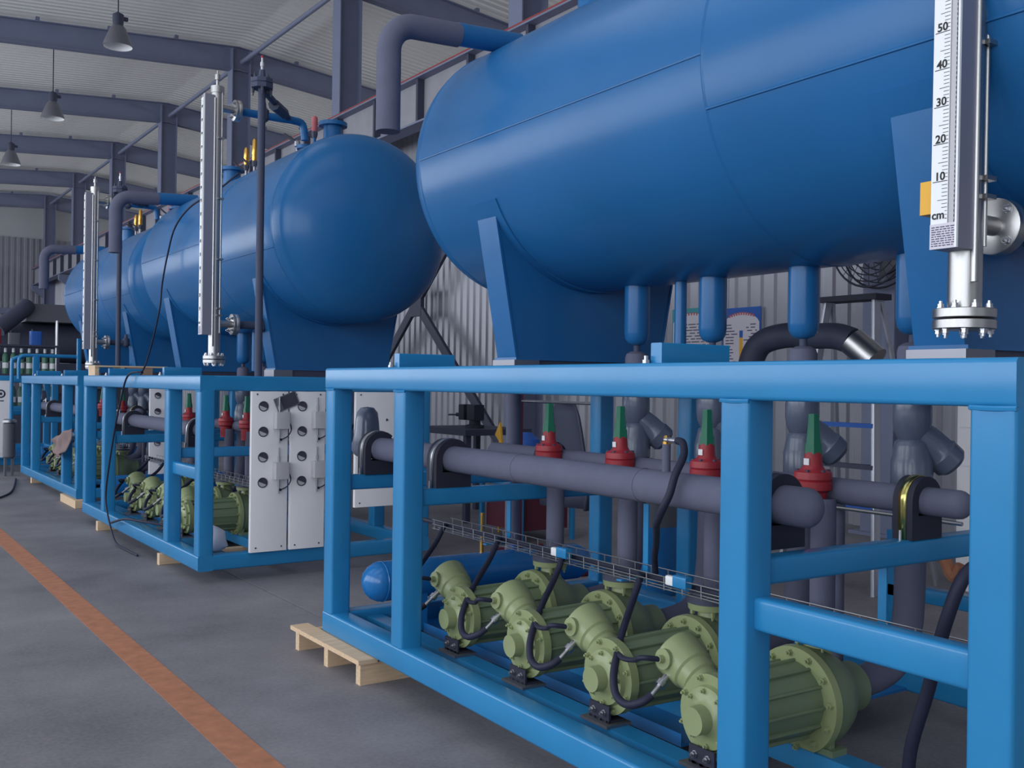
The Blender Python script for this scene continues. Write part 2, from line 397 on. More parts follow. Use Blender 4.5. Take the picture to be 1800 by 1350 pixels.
for yy in PY[1:3]:
    bar('cross_beam', (TW, yy, ZT - 0.05), (WD - TW, yy, ZT - 0.05), 0.08, 0.08)
for xx, w_ in ((0.235, 0.085), (0.66, 0.09)):
    obj('pump_channel', B().box(xx - w_ / 2, xx + w_ / 2, TW, LEN - TW, ZB + 0.005, ZB + 0.075), 'frame_blue', t)
obj('drip_tray', B().box(0.42, WD - TW, 1.42, LEN - TW, ZB + 0.004, ZB + 0.016).box(0.42, 0.426, 1.42, LEN - TW, ZB + 0.016, ZB + 0.05), 'vessel_blue', t)
m_ = B()
for yy in PY:   # weld beads under the top rail
    m_.tube([(0.004, yy - H, ZT - TW - 0.002), (-0.003, yy, ZT - TW - 0.003), (0.004, yy + H, ZT - TW - 0.002)], 0.006, 6)
obj('weld_bead', m_, 'frame_blue', t)
for yy in (1.20, 2.97):
    c = obj('channel_stub', B().rtube((0.09, yy, ZT + 0.0325), (0.38, yy, ZT + 0.0325), 0.05, 0.065, 0.004), 'frame_blue', t)
    obj('bolt', B().lathe((0.075, yy + 0.03, ZT), (0, 0, 1), [(0, 0.012), (0.012, 0.012), (0.012, 0.007), (0.025, 0.007)], 6), 'zinc', c)

# --- tank
XC, ZC, TR, TA, TB = 1.235, 2.56, 0.703, 0.145, 3.61
o = (XC, (TA + TB) / 2, 1.5); B = lambda: MB(o)
t = thing('pressure_tank', o, 'long blue horizontal pressure tank with domed ends on the {s} skid', 'tank', 'horizontal tanks')
obj('shell', B().lathe((XC, TA, ZC), (0, 1, 0), [(0, TR), (1.34, TR), (TB - TA, TR)], 96, cap=False), 'tank_blue', t)
for ye, sg in ((TA, -1), (TB, 1)):
    pr = [(0, TR)] + [(0.5 * TR * math.sin(R(a)), TR * math.cos(R(a))) for a in range(6, 90, 6)] + [(0.5 * TR, 0.0)]
    obj('domed_head', B().lathe((XC, ye, ZC), (0, sg, 0), pr, 96, cap=False), 'tank_blue', t)
m_ = B()
def ring(mb, y, r, rr, n=72):
    vs = []; fs = []
    for i in range(n):
        a = 2 * math.pi * i / n
        for k in range(4):
            b_ = math.pi / 2 * k
            q = r + rr * math.cos(b_)
            vs.append((XC + q * math.cos(a), y + rr * 2 * math.sin(b_), ZC + q * math.sin(a)))
    for i in range(n):
        for k in range(4):
            fs.append((4 * i + k, 4 * i + (k + 1) % 4, 4 * ((i + 1) % n) + (k + 1) % 4, 4 * ((i + 1) % n) + k))
    mb.add(vs, fs)
for yy in (TA, 1.48, TB): ring(m_, yy, TR, 0.004)
for ang, ya, yb in ((180.0, 1.48, TB), (196.0, TA, 1.48)):
    p = (XC + TR * math.cos(R(ang)), ZC + TR * math.sin(R(ang))) if ang <= 180 else (XC - TR * math.cos(R(ang - 180)), ZC - TR * math.sin(R(ang - 180)))
    m_.tube([(p[0], ya, p[1]), (p[0], yb, p[1])], 0.006, 6, smooth=False)
obj('weld_seam', m_, 'tank_blue', t)
def saddle(yc):
    sd = None
    n = 14; zt = 2.205
    a0 = math.asin((ZC - zt) / TR)
    # web plate: arc against the shell, straight sides down to the base
    top = [(XC - TR * math.cos(a0 + (math.pi - 2 * a0) * k / n), ZC - TR * math.sin(a0 + (math.pi - 2 * a0) * k / n)) for k in range(n + 1)]
    zb = 1.505; hb = 0.465
    bot = [(XC - hb + 2 * hb * k / n, zb) for k in range(n + 1)]
    vs = []; fs = []
    for yy in (yc - 0.080, yc - 0.068):
        vs += [(x, yy, z) for x, z in top] + [(x, yy, z) for x, z in bot]
    q = n + 1
    for k in range(n):
        fs.append((k, k + 1, q + k + 1, q + k)); fs.append((2 * q + k, 3 * q + k, 3 * q + k + 1, 2 * q + k + 1))
    fs += [(0, q, 3 * q, 2 * q), (n, 2 * q + n, 3 * q + n, q + n)]
    sd = obj('saddle', B().add(vs, fs), 'tank_blue', t)
    for sx in (-1, 1):
        x0, x1 = XC + sx * TR * math.cos(a0) * 0.985, XC + sx * hb
        m2 = B(); th = 0.012 * sx
        m2.add([(x0, yc - 0.085, zt), (x0, yc + 0.085, zt), (x1, yc + 0.085, zb), (x1, yc - 0.085, zb), (x0 + th, yc - 0.085, zt + 0.006), (x0 + th, yc + 0.085, zt + 0.006), (x1 + th, yc + 0.085, zb), (x1 + th, yc - 0.085, zb)],
               [(0, 1, 2, 3), (4, 7, 6, 5), (0, 4, 5, 1), (1, 5, 6, 2), (2, 6, 7, 3), (3, 7, 4, 0)])
        obj('end_flange', m2, 'tank_blue', sd)
    for xx in (-0.22, 0.0, 0.22):
        obj('rib', B().box(XC + xx - 0.006, XC + xx + 0.006, yc - 0.068, yc + 0.08, zb, ZC - math.sqrt(TR * TR - xx * xx) + 0.004), 'tank_blue', sd)
    obj('base_plate', B().box(XC - hb - 0.02, XC + hb + 0.02, yc - 0.10, yc + 0.10, 1.493, zb), 'tank_blue', sd)
    obj('shim_block', B().box(XC - hb - 0.03, XC - hb + 0.12, yc - 0.10, yc + 0.10, ZT, 1.493), 'steel_dull', sd); obj('shim_block', B().box(XC + hb - 0.12, XC + hb + 0.03, yc - 0.10, yc + 0.10, ZT, 1.493), 'steel_dull', sd)
    obj('base_beam', B().box(XC - hb + 0.12, XC + hb - 0.12, yc - 0.09, yc + 0.09, ZT, 1.493), 'dark_box', sd)
    # wear pad on the shell
    vs = []; fs = []; k_ = 24; a1 = a0 - 0.10
    for i in range(k_ + 1):
        a = a1 + (math.pi - 2 * a1) * i / k_
        for yy in (yc - 0.14, yc + 0.14):
            for rr in (TR - 0.002, TR + 0.007):
                vs.append((XC - rr * math.cos(a), yy, ZC - rr * math.sin(a)))
    for i in range(k_):
        b_ = 4 * i
        fs += [(b_ + 1, b_ + 3, b_ + 7, b_ + 5), (b_, b_ + 1, b_ + 5, b_ + 4), (b_ + 3, b_ + 2, b_ + 6, b_ + 7)]
    fs += [(0, 2, 3, 1), (4 * k_, 4 * k_ + 1, 4 * k_ + 3, 4 * k_ + 2)]
    obj('wear_pad', B().add(vs, fs), 'tank_blue', sd)
saddle(0.68); saddle(3.08)
SY = [1.10, 1.605, 2.12, 2.64]      # sump and pump stations, near to far
for yy in SY:
    ln_ = 0.245
    s_ = obj('sump_leg', B().lathe((XC, yy, ZC - TR + 0.02), (0, 0, -1), [(0, 0.062), (ln_, 0.062), (ln_ + 0.03, 0.058), (ln_ + 0.052, 0.044), (ln_ + 0.062, 0.02), (ln_ + 0.064, 0.0)], 28), 'tank_blue', t)
    obj('collar', B().lathe((XC, yy, ZC - TR + 0.022), (0, 0, -1), [(0, 0.105), (0.012, 0.105), (0.018, 0.062)], 28), 'tank_blue', s_)
    obj('drain_stub', B().cyl((XC, yy, ZC - TR - 0.28), (XC, yy, 1.44), 0.016, 10), 'dark_pipe', s_)
obj('drain_pipe', B().cyl((XC, 2.33, ZC - TR + 0.02), (XC, 2.33, 1.50), 0.028, 16), 'tank_blue', t)
# top nozzles
for yy, r_, h in ((0.66, 0.075, 0.20), (1.2, 0.05, 0.12), (3.02, 0.085, 0.24)):
    obj('top_nozzle', B().lathe((XC, yy, ZC + TR - 0.03), (0, 0, 1), [(0, r_), (h, r_), (h, r_ * 1.5), (h + 0.03, r_ * 1.5)], 20), 'tank_blue', t)

# --- big hanging bent pipe at the far head
o = (0.25, 3.36, 2.6); B = lambda: MB(o); PYY = 3.37
t = thing('bent_pipe', o, 'thick grey insulated pipe bending down from the end of the {s} tank', 'pipe', 'bent tank outlet pipes')
PZ = 3.185
pts = [(0.80, PYY, PZ), (0.62, PYY, PZ - 0.005), (0.46, PYY, PZ - 0.012)]
for k in range(0, 10):
    a = R(90 * k / 9); pts.append((0.37 - 0.145 * math.sin(a), PYY, PZ - 0.015 - 0.145 * (1 - math.cos(a))))
pts += [(0.225, PYY, 2.9), (0.225, PYY, 2.62)]
obj('insulated_bend', B().tube(pts[1:], 0.061, 20, smooth=False), 'foam', t)
obj('blue_stub', B().cyl((0.615, PYY, PZ), (1.0, PYY, PZ + 0.02), 0.059, 20), 'tank_blue', t, 'bright blue stub welded to the tank')

# --- pumps
def pump_at(yc, first):
    pass
o = (0.165, 0, 0.35)
t = empty('canned_pump'); pump0 = t
B = lambda: MB(o)
AX = (1, 0, 0); P0 = (0.165, 0, 0.35)
obj('end_cap', B().lathe(P0, AX, [(0, 0.043), (0.042, 0.045), (0.052, 0.055), (0.058, 0.095), (0.075, 0.10)], 32), 'pump_green', t)
fl_ = obj('front_flange', B().lathe((0.165 + 0.075, 0, 0.35), AX, [(0, 0.108), (0.0, 0.132), (0.034, 0.132)], 40), 'pump_green', t)
obj('bolt', B().bolts((0.24, 0, 0.35), (-1, 0, 0), 0.120, 8, 0.009, 0.012, 0.35), 'pump_green', fl_)
obj('bolt', B().bolts((0.223, 0, 0.35), (-1, 0, 0), 0.083, 8, 0.008, 0.011, 0.1), 'pump_green', fl_)
m_ = B().lathe((0.27, 0, 0.35), AX, [(0, 0.112), (0.36, 0.122)], 40)
for a in range(0, 360, 30):
    c_, s_ = math.cos(R(a)), math.sin(R(a))
    m_.rtube((0.28, 0.117 * c_, 0.35 + 0.117 * s_), (0.63, 0.122 * c_, 0.35 + 0.122 * s_), 0.010, 0.018, 0.003, ux=(0, -s_, c_), uy=(0, c_, s_))
obj('motor_body', m_, 'pump_body_green', t)
rf = obj('rear_flange', B().lathe((0.62, 0, 0.345), AX, [(0, 0.172), (0.028, 0.175)], 44), 'pump_green', t)
obj('bolt', B().bolts((0.62, 0, 0.345), (-1, 0, 0), 0.152, 12, 0.010, 0.013, 0.12), 'pump_green', rf)
cs = obj('pump_casing', B().lathe((0.648, 0, 0.345), AX, [(0, 0.165), (0.06, 0.165), (0.12, 0.14), (0.17, 0.10), (0.20, 0.085), (0.26, 0.085)], 40), 'pump_body_green', t)
dn = obj('discharge_neck', B().lathe((0.73, 0, 0.42), (0, 0, 1), [(0, 0.075), (0.08, 0.045), (0.115, 0.042), (0.115, 0.080), (0.138, 0.082)], 28), 'pump_green', t)
obj('mating_flange', B().lathe((0.73, 0, 0.558), (0, 0, 1), [(0, 0.084), (0.03, 0.084), (0.03, 0.07), (0.05, 0.06)], 28), 'dark_box', dn)
obj('bolt', B().bolts((0.73, 0, 0.535), (0, 0, -1), 0.064, 4, 0.010, 0.02, 0.6), 'pump_green', dn)
# terminal canister rising from the motor flank
d = Vector((0.02, 0.86, 0.42)).normalized(); p = Vector((0.32, 0.045, 0.385))
cn = obj('terminal_canister', B().lathe(p, d, [(0, 0.056), (0.085, 0.058), (0.092, 0.065), (0.125, 0.068), (0.132, 0.075), (0.215, 0.083), (0.226, 0.083), (0.232, 0.078), (0.246, 0.050), (0.25, 0.0)], 36), 'pump_green', t)
sd_ = Vector((-0.93, -0.05, 0.10)).normalized(); g = p + d * 0.195
obj('cable_gland', B().lathe(g + sd_ * 0.074, sd_, [(0, 0.034), (0.016, 0.034), (0.016, 0.014), (0.035, 0.012)], 16), 'pump_green', cn)
sd2 = Vector((-0.75, 0.0, -0.6)).normalized()
dp = obj('drain_valve', B().lathe(g + sd2 * 0.075, sd2, [(0, 0.012), (0.03, 0.012), (0.03, 0.018), (0.05, 0.018), (0.05, 0.008), (0.10, 0.008)], 10), 'zinc', cn)
# feet
obj('front_bracket', B().box(0.205, 0.213, -0.055, 0.055, 0.205, 0.262).box(0.205, 0.275, -0.055, 0.055, 0.205, 0.213).box(0.213, 0.27, 0.047, 0.055, 0.213, 0.25), 'black', t, 'black angle bracket under the front flange')
obj('shim_plate', B().box(0.18, 0.29, -0.075, 0.075, 0.195, 0.205), 'steel_dull', t)
obj('bolt', B().bolts((0.205, 0, 0.236), (-1, 0, 0), 0.028, 2, 0.010, 0.012, R(90)), 'zinc', t)
obj('rear_foot', B().box(0.63, 0.70, -0.15, 0.15, 0.195, 0.215).box(0.645, 0.665, -0.13, 0.13, 0.215, 0.27), 'pump_body_green', t)
PUMPW = ['last, at the near end', 'third from the far end', 'second from the far end', 'first, at the far end']
for k, yy in enumerate(SY):
    r_ = t if k == 0 else copy_tree(pump0)
    lb = 'green canned motor pump standing ' + PUMPW[k] + ' of the {s} skid'
    setp(r_, lb.format(s='nearest'), 'pump', 'green pumps'); place(r_, (0.165, yy, 0.35), SKIDS[0]); PROTO.append((r_, (0.165, yy, 0.35), lb, (0, 1, 2)))

# --- front header pipe with domed end, pipe saddles
HX, HZ, HR = 0.268, 1.033, 0.0575
def domed_run(B, x, z, r, y_far, y_near):
    return B().lathe((x, y_far, z), (0, -1, 0), [(0, r * 0.6), (0.01, r), (y_far - y_near, r)] + [(y_far - y_near + 0.75 * r * math.sin(R(a)), r * math.cos(R(a))) for a in range(15, 90, 15)] + [(y_far - y_near + 0.75 * r, 0.0)], 28)
def pipe_saddle(B, t, x, z, r, yy, strap, wid=0.035):
    n = 16; vs = []; fs = []; zb = 0.9055 - z
    ro, ri = r + 0.032, r
    arc = [180 * k / n for k in range(n + 1)]
    outer = [(ro * math.cos(R(a)), ro * math.sin(R(a))) for a in arc] + [(-ro, zb), (ro, zb)]
    inner = [(ri * math.cos(R(a)), ri * math.sin(R(a))) for a in arc] + [(-ri, -ri), (ri, -ri)]
    q = len(outer)
    for y2 in (yy - wid, yy + wid):
        vs += [(x + a, y2, z + b_) for a, b_ in outer] + [(x + a, y2, z + b_) for a, b_ in inner]
    for k in range(q):
        k1 = (k + 1) % q
        fs += [(k, k1, q + k1, q + k), (2 * q + k, 3 * q + k, 3 * q + k1, 2 * q + k1), (k, 2 * q + k, 2 * q + k1, k1)]
    cl = obj('pipe_saddle', B().add(vs, fs), 'black', t, 'black pipe saddle block')
    st = [(x + ro + 0.003, z + zb)] + [(x + (ro + 0.003) * math.cos(R(a)), z + (ro + 0.003) * math.sin(R(a))) for a in range(0, 181, 9)] + [(x - ro - 0.003, z + zb)]
    vs = []; fs = []
    for x_, z_ in st: vs += [(x_, yy - 0.014, z_), (x_, yy + 0.014, z_)]
    for k in range(len(st) - 1): fs.append((2 * k, 2 * k + 1, 2 * k + 3, 2 * k + 2))
    sb = obj('clamp_strap', B().add(vs, fs), strap, cl)
    md = sb.modifiers.new('thick', 'SOLIDIFY'); md.thickness = 0.004
    obj('clamp_bolt', B().cyl((x - ro - 0.010, yy, z + zb - 0.06), (x - ro - 0.010, yy, z + zb + 0.03), 0.005, 8), 'zinc', cl)
o = (HX, 2.0, ZB); B = lambda: MB(o)
t = thing('header_pipe', o, 'long grey insulated header pipe running through the {s} skid', 'pipe', 'grey header pipes')
obj('main_run', domed_run(B, HX, HZ, HR, LEN + 0.16, 0.76), 'foam', t)
for yy in (2.2, 1.45):
    obj('joint_band', B().lathe((HX, yy, HZ), (0, 1, 0), [(0, HR + 0.001), (0.006, HR + 0.0025), (0.012, HR + 0.001)], 28, cap=False), 'foam', t)
for yy in (PY[1] + 0.10, PY[2] + 0.02, PY[3]): pipe_saddle(B, t, HX, HZ, HR, yy, 'zinc', 0.045)
obj('end_valve', B().lathe((HX + 0.01, LEN + 0.10, HZ - 0.02), (0, 0, 1), [(0, 0.07), (0.05, 0.075), (0.10, 0.066), (0.15, 0.062), (0.20, 0.055), (0.225, 0.035), (0.23, 0.0)], 24), 'gloss_grey', t)
obj('vent_cock', B().lathe((HX - 0.02, PY[3] - 0.30, HZ + HR - 0.005), (0, 0, 1), [(0, 0.008), (0.02, 0.008), (0.02, 0.014), (0.04, 0.014), (0.04, 0.007), (0.055, 0.007)], 8).lathe((HX - 0.02, PY[3] - 0.30, HZ + HR + 0.03), (-0.6, 0.7, -0.4), [(0, 0.007), (0.03, 0.011), (0.05, 0.007)], 8), 'zinc', t)
# second header behind
RX, RZ, RR = 0.815, 1.024, 0.044
o = (RX, 1.2, ZB); B = lambda: MB(o)
t = thing('return_pipe', o, 'thinner grey insulated return pipe behind the header of the {s} skid', 'pipe', 'grey return pipes')
obj('main_run', domed_run(B, RX, RZ, RR, LEN - 0.3, 0.64), 'foam', t)
for yy in SY:
    obj('dropper', B().cyl((0.755, yy, 0.60), (0.755, yy, 1.0), 0.042, 20), 'foam', t)
pipe_saddle(B, t, RX, RZ, RR, PY[1], 'gold_strap'); pipe_saddle(B, t, RX, RZ, RR, PY[2], 'zinc')
obj('drop_pipe', B().cyl((1.02, 1.25, 0.25), (1.02, 1.25, 1.0), 0.024, 14), 'foam', t)
obj('sight_rod', B().cyl((1.0, 0.75, 0.94), (1.0, 1.75, 0.94), 0.007, 8), 'zinc', t)

# --- valves on the return header
for k, yy in enumerate(SY):
    VX, vy = 0.735, yy + 0.03
    o = (VX, vy, 0.95); B = lambda: MB(o)
    nm = ['nearest the domed end', 'third from the far end', 'second from the far end', 'at the far end']
    lb = 'red stop valve with green cap ' + nm[k] + ' of the {s} header'
    t = thing('stop_valve', o, lb, 'valve', 'red and green stop valves')
    obj('body', B().lathe((VX, vy, 0.93), (0, 0, 1), [(0, 0.045), (0.09, 0.048), (0.10, 0.064), (0.126, 0.064), (0.129, 0.060), (0.135, 0.064), (0.158, 0.062), (0.168, 0.040), (0.18, 0.032), (0.225, 0.029)], 28), 'red', t)
    for q in range(6):
        a = R(20 + 60 * q); obj('bolt', B().lathe((VX + 0.051 * math.cos(a), vy + 0.051 * math.sin(a), 1.085), (0, 0, 1), [(0, 0.008), (0.012, 0.008)], 6), 'dark_box', t)
    obj('cap', B().lathe((VX, vy, 1.150), (0, 0, 1), [(0, 0.032), (0.035, 0.030), (0.035, 0.027), (0.105, 0.020), (0.122, 0.020), (0.134, 0.018), (0.134, 0.0)], 6), 'valve_green', t)
    obj('tag_plate', B().box(VX - 0.034, VX - 0.032, vy - 0.011, vy + 0.011, 1.112, 1.134), 'white', t)

# --- insulated Y strainers under the sumps
for k, yy in enumerate(SY):
    o = (XC, yy, 0.9); B = lambda: MB(o)
    nm = ['nearest', 'second', 'third', 'farthest']
    lb = 'bulky grey wrapped strainer hanging under the ' + nm[k] + ' sump of the {s} tank'
    t = thing('pipe_strainer', o, lb, 'strainer', 'grey wrapped strainers')
    obj('inlet_neck', B().lathe((XC, yy, 1.54), (0, 0, -1), [(0, 0.03), (0.012, 0.05), (0.03, 0.056), (0.21, 0.056)], 24), 'foam', t)
    obj('upper_body', B().lathe((XC, yy, 1.335), (0, 0, -1), [(0, 0.054), (0.006, 0.064), (0.03, 0.068), (0.08, 0.068), (0.115, 0.063), (0.15, 0.048), (0.165, 0.038)], 28), 'gloss_grey', t)
    obj('lower_body', B().lathe((XC, yy, 1.185), (0, 0, -1), [(-0.004, 0.050), (0.004, 0.059), (0.02, 0.062), (0.06, 0.070), (0.075, 0.074), (0.16, 0.074), (0.17, 0.064)], 28), 'gloss_grey', t)
    dd = Vector((0.62, -0.42, -0.66)).normalized()
    obj('branch', B().lathe((XC + 0.0, yy, 1.23), dd, [(0, 0.05), (0.08, 0.060), (0.13, 0.060), (0.138, 0.066), (0.185, 0.064), (0.20, 0.05), (0.205, 0.0)], 24), 'gloss_grey', t)
    obj('outlet', B().tube([(XC, yy, 1.03), (XC, yy, 0.80), (XC - 0.02, yy, 0.50), (XC - 0.12, yy, 0.38), (XC - 0.32, yy, 0.345)], 0.055, 16, per=6), 'foam', t)
    obj('flange', B().lathe((XC, yy, 1.015), (0, 0, -1), [(0, 0.092), (0.03, 0.092)], 20), 'dark_box', t)

# --- blue oil vessel lying across the far bay, and small oil pot
o = (0.2, 3.36, ZB); B = lambda: MB(o); r_ = 0.098
t = thing('oil_vessel', o, 'small blue horizontal vessel with domed end low in the {s} skid', 'vessel', 'blue oil vessels')
obj('body', B().lathe((0.115, 3.36, 0.385), (1, 0, 0), [(0, 0.0), (0.006, 0.03), (0.02, 0.058), (0.045, 0.082), (0.075, 0.096), (0.09, r_), (1.3, r_), (1.36, 0.07), (1.38, 0.0)], 36), 'vessel_blue', t)
obj('weld_ring', B().lathe((0.21, 3.36, 0.385), (1, 0, 0), [(0, r_), (0.004, r_ + 0.003), (0.008, r_)], 36, cap=False), 'vessel_blue', t)
for xx in (0.42, 1.2):
    obj('foot', B().box(xx - 0.02, xx + 0.02, 3.29, 3.43, ZB + 0.015, 0.33), 'vessel_blue', t)
obj('gauge_cock', B().cyl((0.80, 3.36, 0.475), (0.80, 3.36, 0.58), 0.012, 10).cyl((0.80, 3.36, 0.58), (0.80, 3.36, 0.69), 0.010, 10), 'brass', t, 'brass cock on top')
obj('plug', B().cyl((1.0, 3.36, 0.475), (1.0, 3.36, 0.52), 0.018, 10), 'poster_blue', t)

# --- wire mesh cable tray
o = (0.60, 2.0, 0.62); B = lambda: MB(o)
t = thing('cable_tray', o, 'thin wire mesh cable tray above the pumps of the {s} skid', 'cable tray', 'wire cable trays')
xa, xb, za, zc = 0.545, 0.655, 0.617, 0.662; ya, yb = 0.45, 3.44
wires = [(xa, zc), (xa, (za + zc) / 2), (xa, za), (0.58, za), (0.62, za), (xb, za), (xb, zc)]
for x_, z_ in wires:
    obj('long_wire', B().cyl((x_, ya, z_), (x_, yb, z_), 0.0026, 6), 'zinc', t)
um = MB().tube([(xa - 0.6, 0, zc - 0.62), (xa - 0.6, 0, za - 0.62 - 0.003), (xb - 0.6, 0, za - 0.62 - 0.003), (xb - 0.6, 0, zc - 0.62)], 0.0026, 6, smooth=False).mesh('cross_wire')
yy = ya + 0.03
while yy < yb:
    c_ = obj('cross_wire', um, 'zinc', t); c_.location = (0, yy - 2.0, 0); yy += 0.098
obj('cable_bundle', B().tube([(0.60, ya, 0.632), (0.59, 1.2, 0.634), (0.61, 1.9, 0.632), (0.60, yb + 0.2, 0.634)], 0.013, 8).tube([(0.625, ya, 0.630), (0.62, 1.4, 0.631), (0.63, 2.2, 0.630), (0.62, yb + 0.15, 0.632)], 0.010, 8), 'rubber', t)
for yy in (1.57, 2.30):
    cb_ = obj('cable_connector', B().rtube((0.555, yy - 0.035, 0.655), (0.555, yy + 0.035, 0.655), 0.03, 0.045, 0.006), 'frame_blue', t, 'bright blue cable connector')
    obj('connector_end', B().rtube((0.555, yy + 0.036, 0.652), (0.555, yy + 0.075, 0.652), 0.026, 0.036, 0.006), 'white', cb_)
for yy in (0.8, 1.9, 2.9):
    obj('tray_bracket', B().box(0.53, 0.67, yy - 0.015, yy + 0.015, 0.606, 0.612).box(0.665, 0.671, yy - 0.015, yy + 0.015, 0.606, 0.90), 'frame_blue', t)
# cables from the tray to the pumps
for k, yy in enumerate(SY):
    g = Vector((0.32, yy + 0.045, 0.385)) + d * 0.195
    o = (0.4, yy, 0.3); B = lambda: MB(o)
    lb = 'black cable looping from the tray to the ' + ['nearest', 'third', 'second', 'first'][k] + ' pump of the {s} skid'
    e = g + sd2 * 0.165; e2 = g + sd_ * 0.105
    t = thing('power_cable', o, lb, 'cable', 'black pump cables')
    ymax = yy + 0.70
    obj('main_cable', B().tube([(0.585, ymax + 0.04, 0.640), (0.55, ymax, 0.625), (0.487, yy + 0.664, 0.56), (0.36, yy + 0.564, 0.492), (0.262, yy + 0.474, 0.448), (0.195, yy + 0.415, 0.385), (0.165, yy + 0.364, 0.335), (0.150, yy + 0.29, 0.325), (0.165, yy + 0.235, 0.345), tuple(e)], 0.0135, 10, per=7), 'rubber', t)
    obj('branch_cable', B().tube([tuple(e2), tuple(e2 + sd_ * 0.05 + Vector((0, 0.03, 0))), (0.215, yy + 0.34, 0.45), (0.23, yy + 0.42, 0.44), (0.275, yy + 0.48, 0.46), (0.38, yy + 0.575, 0.51)], 0.009, 8), 'rubber', t)
    obj('gland_tip', B().cyl(e2 - sd_ * 0.01, e2 + sd_ * 0.045 + Vector((0, 0.02, 0)), 0.0085, 8), 'zinc', t)

# --- brass hose connection standing on the front header, black hose curling down to the tray
o = (HX, 1.34, 0.66); B = lambda: MB(o); hy = 1.345
t = thing('charging_hose', o, 'black hose with brass and steel fitting curling over the grey header of the {s} skid', 'hose', only=(0,))
obj('riser', B().cyl((HX, hy, HZ + HR - 0.01), (HX, hy, 1.185), 0.014, 12), 'foam', t)
obj('brass_tee', B().lathe((HX, hy, 1.18), (0, 0, 1), [(0, 0.010), (0, 0.015), (0.008, 0.015), (0.010, 0.009), (0.022, 0.013), (0.028, 0.007)], 8), 'brass', t)
obj('fitting', B().lathe((HX - 0.003, hy, 1.194), (-0.1, -1, 0), [(0, 0.010), (0.018, 0.010), (0.018, 0.006), (0.03, 0.006), (0.03, 0.009), (0.065, 0.009)], 10), 'zinc', t)
obj('hose_run', B().tube([(HX - 0.009, hy - 0.062, 1.194), (HX - 0.02, hy - 0.10, 1.188), (HX - 0.04, hy - 0.125, 1.15), (HX - 0.075, hy - 0.125, 1.09), (0.175, hy - 0.12, 1.03), (0.17, hy - 0.09, 0.975), (0.21, hy - 0.02, 0.92), (0.30, hy + 0.08, 0.885), (0.45, hy + 0.25, 0.80), (0.55, hy + 0.37, 0.725), (0.60, hy + 0.42, 0.655)], 0.0125, 10), 'rubber', t)

o = (0.5, 0.5, 0.2); B = lambda: MB(o)
single('drain_hose', B().tube([(0.62, 0.40, 0.93), (0.50, 0.42, 0.88), (0.47, 0.46, 0.74), (0.49, 0.52, 0.55), (0.50, 0.58, 0.36), (0.52, 0.60, 0.20)], 0.018, 10), 'rubber', o, 'thick black hose hanging in the near bay of the {s} skid', 'hose', 'drain hoses', only=(0,))

def text_mesh(body, size, align):
    cu = bpy.data.curves.new('text', 'FONT'); cu.body = body; cu.size = size; cu.extrude = 0.0003; cu.offset = 0.0007; cu.align_x = align; cu.resolution_u = 3
    to = bpy.data.objects.new('text', cu); COL.objects.link(to)
    dg = bpy.context.evaluated_depsgraph_get(); dg.update()
    me = bpy.data.meshes.new_from_object(to.evaluated_get(dg)); bpy.data.objects.remove(to); bpy.data.curves.remove(cu)
    me.materials.clear(); me.materials.append(M['label_text'])
    return me
# --- magnetic level gauge standing at the tank's near end
ALT = {}
GX, GY, GB = 0.54, 0.46, 1.57
o = (GX, GY, GB); B = lambda: MB(o)
t = thing('level_gauge', o, 'tall steel level gauge with white centimetre scale at the {s} tank', 'level gauge', 'tank level gauges')
ALT[t.name] = {1: (0.32, 0.70, GB), 2: (0.30, 0.70, GB)}
GT = 3.545
obj('chamber', B().lathe((GX, GY, GB), (0, 0, 1), [(0, 0.044), (GT - GB, 0.044)], 24), 'steel', t)
for z0, pn in ((GB - 0.035, 0), (GB - 0.005, 1)):
    f_ = obj('bottom_flange', B().lathe((GX, GY, z0), (0, 0, 1), [(0, 0.078), (0.002, 0.081), (0.024, 0.081), (0.026, 0.078)], 32), 'steel', t)
    obj('bolt', B().bolts((GX, GY, z0 + (0.026 if pn else 0)), (0, 0, 1 if pn else -1), 0.065, 8, 0.009, 0.012, 0.2), 'zinc', f_)
obj('drain_plug', B().lathe((GX, GY, GB - 0.035), (0, 0, -1), [(0, 0.012), (0.012, 0.012), (0.012, 0.008), (0.022, 0.008)], 8), 'zinc', t)
obj('top_cap', B().lathe((GX, GY, GT), (0, 0, 1), [(0, 0.05), (0.05, 0.05), (0.055, 0.03), (0.06, 0.012), (0.10, 0.012), (0.10, 0.02), (0.14, 0.02), (0.14, 0.006), (0.17, 0.006)], 16), 'steel', t)
hx0, hx1, hy0, hy1 = GX - 0.105, GX - 0.035, GY - 0.045, GY + 0.030
hb = obj('indicator_housing', B().box(hx0, hx1, hy0, hy1, 1.745, 3.52), 'aluminium', t, 'grey aluminium indicator housing')
sc0 = obj('scale_plate', B().box(hx0 - 0.004, hx0, hy1 - 0.045, hy1 + 0.004, 1.812, 3.50), 'white', hb, 'white centimetre scale')
obj('flag_column', B().box(hx0 - 0.0025, hx0, hy0 + 0.012, hy1 - 0.048, 1.80, 3.50), 'panel_box', hb)
m_ = B()
for k in range(0, 129): m_.box(hx0 - 0.0035, hx0 - 0.0024, hy0 + 0.008, hy0 + 0.0125, 1.80 + k * 0.013, 1.807 + k * 0.013)
obj('flag_notches', m_, 'dark_box', hb)['kind'] = 'stuff'
obj('edge_lip', B().box(hx0 - 0.008, hx0, hy0, hy0 + 0.006, 1.745, 3.52), 'white', hb)
obj('name_plate', B().box(hx0 - 0.005, hx0 - 0.0005, hy0 + 0.004, hy1 + 0.005, 1.745, 1.812), 'poster_paper', hb, 'worn printed plate below the scale')
m_ = B()
rr = random.Random(3)
